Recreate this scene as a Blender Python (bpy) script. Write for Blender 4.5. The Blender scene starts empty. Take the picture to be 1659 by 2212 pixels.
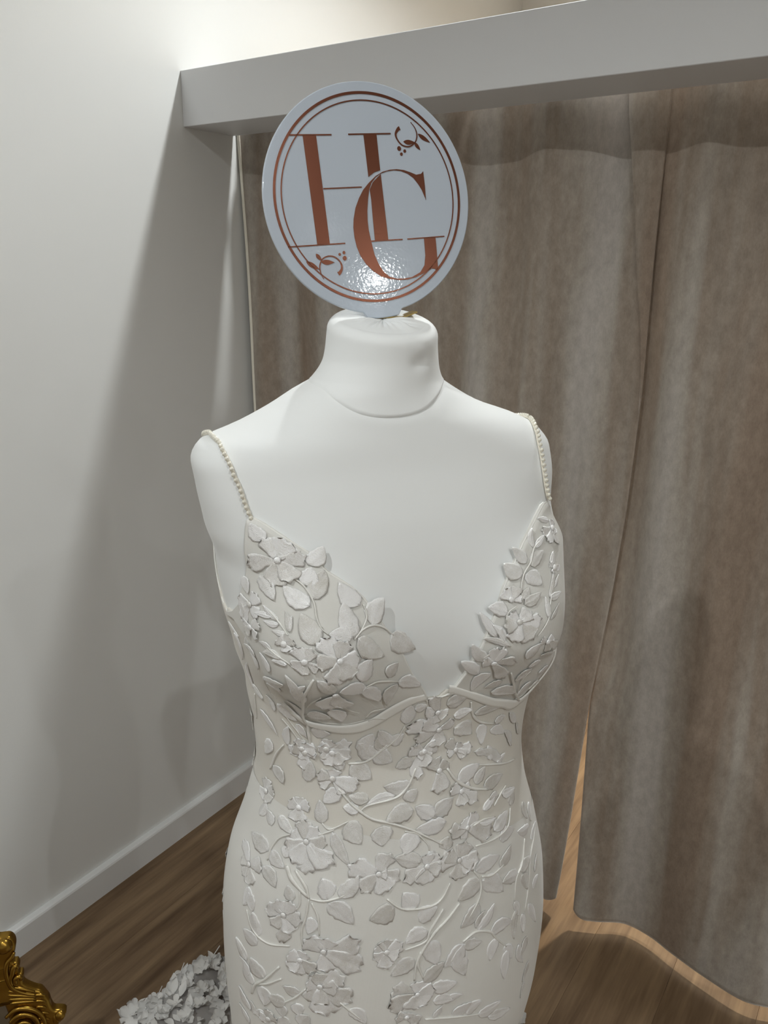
import bpy, bmesh, math, random
import numpy as np
from mathutils import Vector, Matrix, noise as mnoise

S = bpy.context.scene
C = S.collection
random.seed(7)
rng = np.random.default_rng(7)

# ------------------------------------------------------------------ camera
CAM_F, CAM_PITCH, CAM_ROLL, CAM_YAW = 1745.18, .2963, .0078, .5901
cd = bpy.data.cameras.new('camera')
cam = bpy.data.objects.new('camera', cd); C.objects.link(cam)
cam.location = (1.5989, 0, 1.6)
_fw = Vector((-math.sin(CAM_YAW)*math.cos(CAM_PITCH), math.cos(CAM_YAW)*math.cos(CAM_PITCH), -math.sin(CAM_PITCH)))
_r0 = Vector((math.cos(CAM_YAW), math.sin(CAM_YAW), 0)); _u0 = _r0.cross(_fw)
_r = _r0*math.cos(CAM_ROLL)+_u0*math.sin(CAM_ROLL); _u = -_r0*math.sin(CAM_ROLL)+_u0*math.cos(CAM_ROLL)
cam.rotation_euler = Matrix((_r, _u, -_fw)).transposed().to_euler()
cd.sensor_fit = 'HORIZONTAL'; cd.sensor_width = 36; cd.lens = 36*CAM_F/1659
cd.clip_start = .02
S.camera = cam

# ------------------------------------------------------------------ world, exposure
w = bpy.data.worlds.new('world'); S.world = w; w.use_nodes = True
w.node_tree.nodes['Background'].inputs[0].default_value = (.9, .92, 1, 1)
w.node_tree.nodes['Background'].inputs[1].default_value = .3
S.view_settings.view_transform = 'Standard'
S.view_settings.look = 'None'
S.view_settings.gamma = 1
S.view_settings.use_curve_mapping = False
S.view_settings.exposure = 0.35

# ceiling lamps: x, y, watts, colour ; built as downlights further down
CEIL = 2.90
LAMPS_FRONT = [(0.95, -.53, 40), (2.45, -.53, 34), (3.95, -.53, 34), (5.45, -.53, 34), (6.95, -.53, 75)]
LAMPS_ROOM = [(2.2, -2.1, 14), (4.4, -2.1, 14), (6.5, -2.1, 14)]
LAMPS_BACK = [(1.09, 1.82, 74), (1.16, 2.72, 210)]
LAMP_COLOR = (.965, 1.0, 1.0)
WARM_COLOR = (1.0, .86, .66)

# ------------------------------------------------------------------ helpers
def tag(o, label=None, cat=None, group=None, kind=None):
    if label: o['label'] = label
    if cat: o['category'] = cat
    if group: o['group'] = group
    if kind: o['kind'] = kind
    return o

def empty(name, loc=(0, 0, 0)):
    o = bpy.data.objects.new(name, None); C.objects.link(o); o.location = loc
    o.empty_display_size = .05
    return o

def put(o, parent):
    """parent keeping world coordinates (parents are unrotated Empties or meshes at known places)"""
    o.parent = parent
    o.matrix_parent_inverse = Matrix.Translation(-world_loc(parent))
    return o

def world_loc(o):
    return Vector(o.location) if o.parent is None else Vector(o.location)

def mk(name, verts, faces, mat=None, parent=None, smooth=True, uv=None):
    me = bpy.data.meshes.new(name)
    me.from_pydata([tuple(map(float, v)) for v in verts], [], [tuple(map(int, f)) for f in faces])
    if smooth:
        me.polygons.foreach_set('use_smooth', [True]*len(me.polygons))
    if uv is not None:
        l = me.uv_layers.new(name='UVMap')
        vi = np.empty(len(me.loops), int); me.loops.foreach_get('vertex_index', vi)
        l.data.foreach_set('uv', np.asarray(uv, float)[vi].ravel())
    if mat: me.materials.append(mat)
    me.update()
    o = bpy.data.objects.new(name, me); C.objects.link(o)
    if parent: put(o, parent)
    return o

def grid_faces(nr, nc, wrap=False, off=0):
    f = []
    for i in range(nr-1):
        for j in range(nc if wrap else nc-1):
            k = (j+1) % nc
            f.append((off+i*nc+j, off+i*nc+k, off+(i+1)*nc+k, off+(i+1)*nc+j))
    return f

def bm_obj(name, bm, mat=None, parent=None, smooth=False):
    me = bpy.data.meshes.new(name); bm.to_mesh(me); bm.free()
    if smooth: me.polygons.foreach_set('use_smooth', [True]*len(me.polygons))
    if mat: me.materials.append(mat)
    o = bpy.data.objects.new(name, me); C.objects.link(o)
    if parent: put(o, parent)
    return o

def box_bm(x0, y0, z0, x1, y1, z1, bev=0, seg=2):
    bm = bmesh.new(); bmesh.ops.create_cube(bm, size=1)
    for v in bm.verts:
        v.co = Vector((x0+(v.co.x+.5)*(x1-x0), y0+(v.co.y+.5)*(y1-y0), z0+(v.co.z+.5)*(z1-z0)))
    if bev: bmesh.ops.bevel(bm, geom=bm.edges[:], offset=bev, segments=seg, affect='EDGES', profile=.5)
    return bm

def tube(pts, rad, seg=8, normals=None, flat=1.0, caps=True):
    """tube mesh along pts; rad scalar or list; optional surface normals squash the tube"""
    pts = [Vector(p) for p in pts]; n = len(pts)
    rad = [rad]*n if not hasattr(rad, '__len__') else rad
    V = []; F = []
    prev = None
    for i, p in enumerate(pts):
        t = (pts[min(i+1, n-1)]-pts[max(i-1, 0)])
        if t.length < 1e-9: t = Vector((0, 0, 1))
        t.normalize()
        if normals is not None: a = Vector(normals[i])
        else: a = prev if prev is not None else (Vector((0, 0, 1)) if abs(t.z) < .9 else Vector((1, 0, 0)))
        a = (a-t*a.dot(t)).normalized(); b = t.cross(a); prev = a
        for k in range(seg):
            th = 2*math.pi*k/seg
            V.append(p+a*(math.cos(th)*rad[i]*flat)+b*(math.sin(th)*rad[i]))
    for i in range(n-1):
        for k in range(seg):
            k2 = (k+1) % seg
            F.append((i*seg+k, i*seg+k2, (i+1)*seg+k2, (i+1)*seg+k))
    if caps:
        F.append(tuple(range(seg-1, -1, -1))); F.append(tuple((n-1)*seg+k for k in range(seg)))
    return V, F

def catmull(pts, per=6):
    P = [np.array(p, float) for p in pts]; P = [2*P[0]-P[1]]+P+[2*P[-1]-P[-2]]
    out = []
    for i in range(1, len(P)-2):
        for k in range(per):
            t = k/per; a, b, c, d = P[i-1:i+3]
            out.append(.5*((2*b)+(c-a)*t+(2*a-5*b+4*c-d)*t*t+(3*b-a-3*c+d)*t**3))
    out.append(P[-2]); return np.array(out)

# ------------------------------------------------------------------ materials
def nodes(name):
    m = bpy.data.materials.new(name); m.use_nodes = True
    nt = m.node_tree; b = nt.nodes['Principled BSDF']
    return m, nt, b
def setp(b, **k):
    for a, v in k.items(): b.inputs[a.replace('_', ' ')].default_value = v
def N(nt, t, **k):
    n = nt.nodes.new(t)
    for a, v in k.items(): setattr(n, a, v)
    return n
def noise(nt, scale, detail=4, vec=None, rough=.5):
    n = N(nt, 'ShaderNodeTexNoise'); n.inputs['Scale'].default_value = scale; n.inputs['Detail'].default_value = detail
    n.inputs['Roughness'].default_value = rough
    if vec is not None: nt.links.new(vec, n.inputs['Vector'])
    return n
def coords(nt, kind='Object', scale=(1, 1, 1), rot=(0, 0, 0)):
    t = N(nt, 'ShaderNodeTexCoord'); m = N(nt, 'ShaderNodeMapping')
    m.inputs['Scale'].default_value = scale; m.inputs['Rotation'].default_value = rot
    nt.links.new(t.outputs[kind], m.inputs[0]); return m.outputs[0]
def geo(nt, scale=(1, 1, 1)):
    t = N(nt, 'ShaderNodeNewGeometry'); m = N(nt, 'ShaderNodeMapping'); m.inputs['Scale'].default_value = scale
    nt.links.new(t.outputs['Position'], m.inputs[0]); return m.outputs[0]
def ramp(nt, fac, stops):
    r = N(nt, 'ShaderNodeValToRGB'); nt.links.new(fac, r.inputs[0])
    e = r.color_ramp.elements
    while len(e) < len(stops): e.new(.5)
    for k, (p, c) in enumerate(stops): e[k].position = p; e[k].color = (*c, 1)
    return r.outputs[0]
def bump(nt, b, h, strength=.2, dist=.001):
    n = N(nt, 'ShaderNodeBump'); n.inputs['Strength'].default_value = strength; n.inputs['Distance'].default_value = dist
    nt.links.new(h, n.inputs['Height']); nt.links.new(n.outputs[0], b.inputs['Normal']); return n

def mat_plain(name, col, rough=.5, nscale=0, bs=.1, bd=.0005, **k):
    m, nt, b = nodes(name); setp(b, Base_Color=(*col, 1), Roughness=rough, **k)
    if nscale:
        n = noise(nt, nscale, 3, geo(nt)); bump(nt, b, n.outputs[0], bs, bd)
    return m

M = {}
M['wall'] = mat_plain('wall_paint', (.80, .805, .79), .55, 260, .12, .0006)
M['trim'] = mat_plain('trim_paint', (.78, .79, .805), .5, 300, .06, .0004)
M['base'] = mat_plain('baseboard_paint', (.80, .81, .81), .32, 200, .04, .0003)
M['ceil'] = mat_plain('ceiling_paint', (.82, .82, .8), .7, 200, .1, .0005)
M['jersey'] = mat_plain('mannequin_jersey', (.83, .845, .84), .72, 1500, .12, .0003, Sheen_Weight=.15)
M['satin'] = mat_plain('ivory_satin', (.84, .83, .79), .34, 900, .05, .0003)
M['cream'] = mat_plain('cream_lining', (.86, .81, .70), .6, 600, .1, .0003)
M['brass'] = mat_plain('brass', (.50, .37, .14), .32, 90, .05, .0004, Metallic=1.0)
M['gold'] = mat_plain('antique_gold', (.30, .175, .032), .27, 55, .25, .0012, Metallic=1.0)
M['glass'] = mat_plain('mirror_glass', (.30, .31, .30), .06, Metallic=1.0)
M['steel'] = mat_plain('brushed_steel', (.6, .6, .6), .3, Metallic=1.0)
M['plastic'] = mat_plain('lamp_ring', (.85, .85, .85), .4)

def mat_weave(name, col, col2, rough=.5, blotch=6):
    m, nt, b = nodes(name); setp(b, Roughness=rough, Sheen_Weight=.25, Sheen_Roughness=.4)
    g = geo(nt)
    n1 = noise(nt, blotch, 3, g)
    nt.links.new(ramp(nt, n1.outputs[0], [(.35, col), (.7, col2)]), b.inputs['Base Color'])
    w1 = N(nt, 'ShaderNodeTexWave', wave_type='BANDS', bands_direction='Z'); w1.inputs['Scale'].default_value = 330; w1.inputs['Distortion'].default_value = 2
    w2 = N(nt, 'ShaderNodeTexWave', wave_type='BANDS', bands_direction='X'); w2.inputs['Scale'].default_value = 330; w2.inputs['Distortion'].default_value = 2
    for q in (w1, w2): nt.links.new(g, q.inputs[0])
    ad = N(nt, 'ShaderNodeMath', operation='ADD'); nt.links.new(w1.outputs['Fac'], ad.inputs[0]); nt.links.new(w2.outputs['Fac'], ad.inputs[1])
    bump(nt, b, ad.outputs[0], .10, .0003)
    return m
M['bodice'] = mat_weave('sheer_nude_mesh', (.675, .645, .58), (.745, .72, .665), .5)
M['cup'] = mat_weave('cup_tulle', (.70, .69, .65), (.76, .75, .71), .45, 18)
M['skirt'] = mat_weave('skirt_tulle_over_satin', (.735, .725, .685), (.785, .775, .74), .45)

def mat_embroidery(name, c1, c2):
    """satin stitch: fine threads running across the blade (UV u along the thread), silk gloss"""
    m, nt, b = nodes(name)
    setp(b, Roughness=.43, Metallic=.42, Specular_IOR_Level=1.0, Anisotropic=.85, Sheen_Weight=.25)
    oi = N(nt, 'ShaderNodeObjectInfo'); uv = N(nt, 'ShaderNodeUVMap')
    def un(s, detail, rough):
        mp = N(nt, 'ShaderNodeMapping'); mp.inputs['Scale'].default_value = s; nt.links.new(uv.outputs[0], mp.inputs[0])
        return noise(nt, 1.0, detail, mp.outputs[0], rough)
    n1 = un((300, 2300, 1), 2, .6); n2 = un((1300, 1900, 1), 2, .6); n3 = un((60, 70, 1), 2, .5)
    ad = N(nt, 'ShaderNodeMath', operation='ADD'); nt.links.new(n1.outputs[0], ad.inputs[0]); nt.links.new(n2.outputs[0], ad.inputs[1])
    def muladd(x, k, y):
        q = N(nt, 'ShaderNodeMath', operation='MULTIPLY_ADD'); nt.links.new(x, q.inputs[0]); q.inputs[1].default_value = k
        if y is None: q.inputs[2].default_value = 0
        else: nt.links.new(y, q.inputs[2])
        return q.outputs[0]
    v = muladd(n1.outputs[0], .55, muladd(n2.outputs[0], .45, muladd(n3.outputs[0], .5, muladd(oi.outputs['Random'], .35, None))))
    nt.links.new(ramp(nt, v, [(.62, c1), (1.15, c2)]), b.inputs['Base Color'])
    tg = N(nt, 'ShaderNodeTangent', direction_type='UV_MAP'); nt.links.new(tg.outputs[0], b.inputs['Tangent'])
    bump(nt, b, ad.outputs[0], .75, .0005)
    return m
M['leaf'] = mat_embroidery('silk_embroidery', (.72, .70, .65), (1, 1, 1))
M['petal'] = mat_embroidery('silk_petal_embroidery', (.71, .685, .635), (1, 1, 1))
M['cord'] = mat_plain('silk_cord', (.84, .83, .79), .35, 1400, .5, .0006, Metallic=.15)

m, nt, b = nodes('pearl'); setp(b, Base_Color=(.84, .81, .71, 1), Roughness=.12, Metallic=.25, Coat_Weight=1.0, Coat_Roughness=.03); M['pearl'] = m

m, nt, b = nodes('white_gloss_board'); setp(b, Base_Color=(.50, .56, .64, 1), Roughness=.4, Coat_Weight=.8, Coat_Roughness=.07)
n = noise(nt, 330, 1, geo(nt)); q_ = bump(nt, b, n.outputs[0], .11, .0005); nt.links.new(q_.outputs[0], b.inputs['Coat Normal']); M['board'] = m
m, nt, b = nodes('rose_gold_foil'); setp(b, Base_Color=(.185, .068, .040, 1), Roughness=.24, Metallic=.8)
n = noise(nt, 260, 2, geo(nt)); bump(nt, b, n.outputs[0], .05, .0006); M['foil'] = m

def mat_curtain():
    m, nt, b = nodes('crushed_velvet'); setp(b, Roughness=.62, Sheen_Weight=1.0, Sheen_Roughness=.36, Specular_IOR_Level=.25)
    b.inputs['Sheen Tint'].default_value = (.9, .82, .74, 1)
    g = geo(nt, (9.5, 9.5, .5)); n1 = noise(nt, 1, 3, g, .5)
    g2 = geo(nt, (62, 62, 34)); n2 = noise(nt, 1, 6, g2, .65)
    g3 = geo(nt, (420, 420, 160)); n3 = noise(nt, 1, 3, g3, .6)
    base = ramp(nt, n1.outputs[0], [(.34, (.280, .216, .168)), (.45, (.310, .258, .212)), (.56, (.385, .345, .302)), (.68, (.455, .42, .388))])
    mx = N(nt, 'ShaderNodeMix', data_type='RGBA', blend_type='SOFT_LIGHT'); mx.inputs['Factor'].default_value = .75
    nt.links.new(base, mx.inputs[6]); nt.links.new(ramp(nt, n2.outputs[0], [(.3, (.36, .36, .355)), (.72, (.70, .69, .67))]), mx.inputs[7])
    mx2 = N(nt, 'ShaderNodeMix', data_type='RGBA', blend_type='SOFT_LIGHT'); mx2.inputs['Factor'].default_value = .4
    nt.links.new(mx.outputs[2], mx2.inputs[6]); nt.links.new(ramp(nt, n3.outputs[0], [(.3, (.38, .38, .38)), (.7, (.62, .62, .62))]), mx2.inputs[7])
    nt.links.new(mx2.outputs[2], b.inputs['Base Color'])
    bump(nt, b, n2.outputs[0], .25, .002)
    return m
M['curtain'] = mat_curtain()

def mat_wood():
    m, nt, b = nodes('oak_plank'); setp(b, Roughness=.42, Specular_IOR_Level=.35)
    oi = N(nt, 'ShaderNodeObjectInfo')
    t = N(nt, 'ShaderNodeNewGeometry'); va = N(nt, 'ShaderNodeVectorMath', operation='ADD')
    cmb = N(nt, 'ShaderNodeCombineXYZ'); mu = N(nt, 'ShaderNodeMath', operation='MULTIPLY'); mu.inputs[1].default_value = 37
    nt.links.new(oi.outputs['Random'], mu.inputs[0]); nt.links.new(mu.outputs[0], cmb.inputs[1]); nt.links.new(mu.outputs[0], cmb.inputs[2])
    nt.links.new(t.outputs['Position'], va.inputs[0]); nt.links.new(cmb.outputs[0], va.inputs[1])
    def mp(s):
        q = N(nt, 'ShaderNodeMapping'); q.inputs['Scale'].default_value = s; nt.links.new(va.outputs[0], q.inputs[0]); return q.outputs[0]
    n1 = noise(nt, 1, 5, mp((26, 2.2, 3)), .55); n2 = noise(nt, 1, 3, mp((150, 8, 3)), .6); n3 = noise(nt, 1, 2, mp((5, .9, 1)))
    c = ramp(nt, n1.outputs[0], [(.28, (.105, .062, .033)), (.50, (.200, .131, .074)), (.72, (.280, .192, .110))])
    mx = N(nt, 'ShaderNodeMix', data_type='RGBA', blend_type='SOFT_LIGHT'); mx.inputs['Factor'].default_value = .45
    nt.links.new(c, mx.inputs[6]); nt.links.new(ramp(nt, n2.outputs[0], [(.3, (.36, .36, .36)), (.7, (.64, .64, .64))]), mx.inputs[7])
    mx2 = N(nt, 'ShaderNodeMix', data_type='RGBA', blend_type='MULTIPLY'); mx2.inputs['Factor'].default_value = .5
    nt.links.new(mx.outputs[2], mx2.inputs[6]); nt.links.new(ramp(nt, n3.outputs[0], [(.3, (.78, .76, .74)), (.7, (1, 1, 1))]), mx2.inputs[7])
    hs = N(nt, 'ShaderNodeHueSaturation'); mr = N(nt, 'ShaderNodeMapRange'); mr.inputs['To Min'].default_value = .95; mr.inputs['To Max'].default_value = 1.05
    nt.links.new(oi.outputs['Random'], mr.inputs[0]); nt.links.new(mr.outputs[0], hs.inputs['Value']); nt.links.new(mx2.outputs[2], hs.inputs['Color'])
    nt.links.new(hs.outputs[0], b.inputs['Base Color'])
    bump(nt, b, n2.outputs[0], .08, .0005)
    return m
M['wood'] = mat_wood()
M['joint'] = mat_plain('floor_underlay', (.13, .085, .05), .8, 60, .1)

m, nt, b = nodes('tulle'); setp(b, Base_Color=(.50, .485, .475, 1), Roughness=.7, Sheen_Weight=.2)
tr_ = N(nt, 'ShaderNodeBsdfTransparent'); mxs = N(nt, 'ShaderNodeMixShader'); mxs.inputs[0].default_value = .62
nt.links.new(tr_.outputs[0], mxs.inputs[1]); nt.links.new(b.outputs[0], mxs.inputs[2])
nt.links.new(mxs.outputs[0], nt.nodes['Material Output'].inputs[0])
g = geo(nt); n = noise(nt, 700, 2, g); bump(nt, b, n.outputs[0], .3, .0005); M['tulle'] = m
M['blossom'] = mat_plain('organza_blossom', (.74, .73, .71), .5, 500, .2, .0004, Sheen_Weight=.2)

m, nt, b = nodes('lamp_lens'); setp(b, Base_Color=(1, 1, 1, 1), Emission_Color=(*LAMP_COLOR, 1), Emission_Strength=25.0); M['lens'] = m

# ------------------------------------------------------------------ the setting
RX, RY0, RY1 = 7.6, -3.0, 3.35
def struct(name, bm, mat, label):
    o = bm_obj(name, bm, mat); return tag(o, label, None, None, 'structure')
struct('wall_left', box_bm(-.12, RY0, 0, 0, RY1, CEIL), M['wall'], 'white painted wall on the left, running behind the mannequin')
struct('wall_back', box_bm(-.12, RY1, 0, RX+.12, RY1+.12, CEIL), M['wall'], 'white wall at the back of the fitting room, above the beam')
struct('wall_right', box_bm(RX, RY0, 0, RX+.12, RY1, CEIL), M['wall'], 'white wall on the far right side')
struct('wall_front', box_bm(-.12, RY0-.12, 0, RX+.12, RY0, CEIL), M['wall'], 'white wall behind the viewer')
struct('ceiling', box_bm(-.12, RY0-.12, CEIL, RX+.12, RY1+.12, CEIL+.1), M['ceil'], 'white ceiling with downlights')
BY, BD, BZ0, BZ1 = 1.503, .170, 1.9163, 2.0384
struct('trim_1', box_bm(0, BY, BZ0, RX, BY+BD, BZ1, .0012, 1), M['trim'], 'white boxed beam that carries the taupe curtains')
def baseboard(name, x0, y0, x1, y1, axis, label):
    # profile: flat face with a small rounded top edge
    t, h = .0185, .080
    prof = [(0, 0), (t, 0), (t, h-.007), (t-.002, h-.0025), (t-.006, h), (0, h)]
    V = []; F = []
    for e in (0, 1):
        for a, z in prof:
            if axis == 'x': V.append((x0+a, (y0, y1)[e], z))
            else: V.append(((x0, x1)[e], y0-a, z))
    k = len(prof)
    for i in range(k): F.append((i, (i+1) % k, k+(i+1) % k, k+i))
    F.append(tuple(range(k-1, -1, -1))); F.append(tuple(range(k, 2*k)))
    o = mk(name, V, F, M['base'], smooth=False); tag(o, label, None, None, 'structure'); return o
baseboard('baseboard_left', 0, RY0, 0, RY1-.02, 'x', 'white baseboard along the left wall')
baseboard('baseboard_back', 0.02, RY1, RX, RY1, 'y', 'white baseboard along the back wall of the fitting room')

fl = struct('floor', box_bm(-.12, RY0-.12, -.05, RX+.12, RY1+.12, -.0035), M['joint'], 'light oak plank floor')
PW, PL = .19, 2.20
pbm = box_bm(0, 0, -.008, PW-.0003, PL-.0003, 0, .0003, 1)
pme = bpy.data.meshes.new('plank'); pbm.to_mesh(pme); pbm.free(); pme.materials.append(M['wood'])
for i in range(int(RX/PW)+1):
    st = (.35+i*.47) % 1*PL
    k = 0
    y = RY0-st
    while y < RY1:
        if y+PL > RY0 and i*PW < RX:
            p = bpy.data.objects.new('plank', pme); C.objects.link(p); p.location = (i*PW, y, 0); p.parent = fl
        y += PL

# ------------------------------------------------------------------ ceiling downlights
def downlight(x, y, watts, label, col=LAMP_COLOR, soft=.042, spread=150):
    r = empty('downlight', (x, y, CEIL)); tag(r, label, 'downlight', 'recessed ceiling downlights')
    V = []; F = []; n = 24
    for rad, z in ((.048, -.001), (.062, -.001), (.062, -.006), (.050, -.009), (.046, -.004)):
        for k in range(n): V.append((x+rad*math.cos(2*math.pi*k/n), y+rad*math.sin(2*math.pi*k/n), CEIL+z))
    F = grid_faces(5, n, True); mk('ring', V, F, M['plastic'], r)
    V = [(x+.047*math.cos(2*math.pi*k/n), y+.047*math.sin(2*math.pi*k/n), CEIL-.003) for k in range(n)]
    mk('lens', V, [tuple(range(n-1, -1, -1))], M['lens'], r, False)
    ld = bpy.data.lights.new('downlight_beam', 'SPOT'); ld.energy = watts; ld.color = col
    ld.shadow_soft_size = soft; ld.spot_size = math.radians(spread); ld.spot_blend = .45
    lo = bpy.data.objects.new('downlight_beam', ld); C.objects.link(lo); lo.location = (x, y, CEIL-.012)
for l, nm in ((LAMPS_FRONT, 'white recessed downlight in the front row'), (LAMPS_ROOM, 'white recessed downlight over the shop floor'), (LAMPS_BACK, 'white recessed downlight behind the beam')):
    for i, (x, y, p) in enumerate(l): downlight(x, y, p, nm+', '+('nearest the left wall', 'second from the left wall', 'third from the left wall', 'fourth from the left wall', 'nearest the right wall')[i], WARM_COLOR if (l is LAMPS_BACK and i == 1) else LAMP_COLOR, .055 if x > 6.9 else .018 if l is LAMPS_FRONT else .042, 176 if x > 6.9 else 115 if y > 2.5 else 150)

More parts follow.
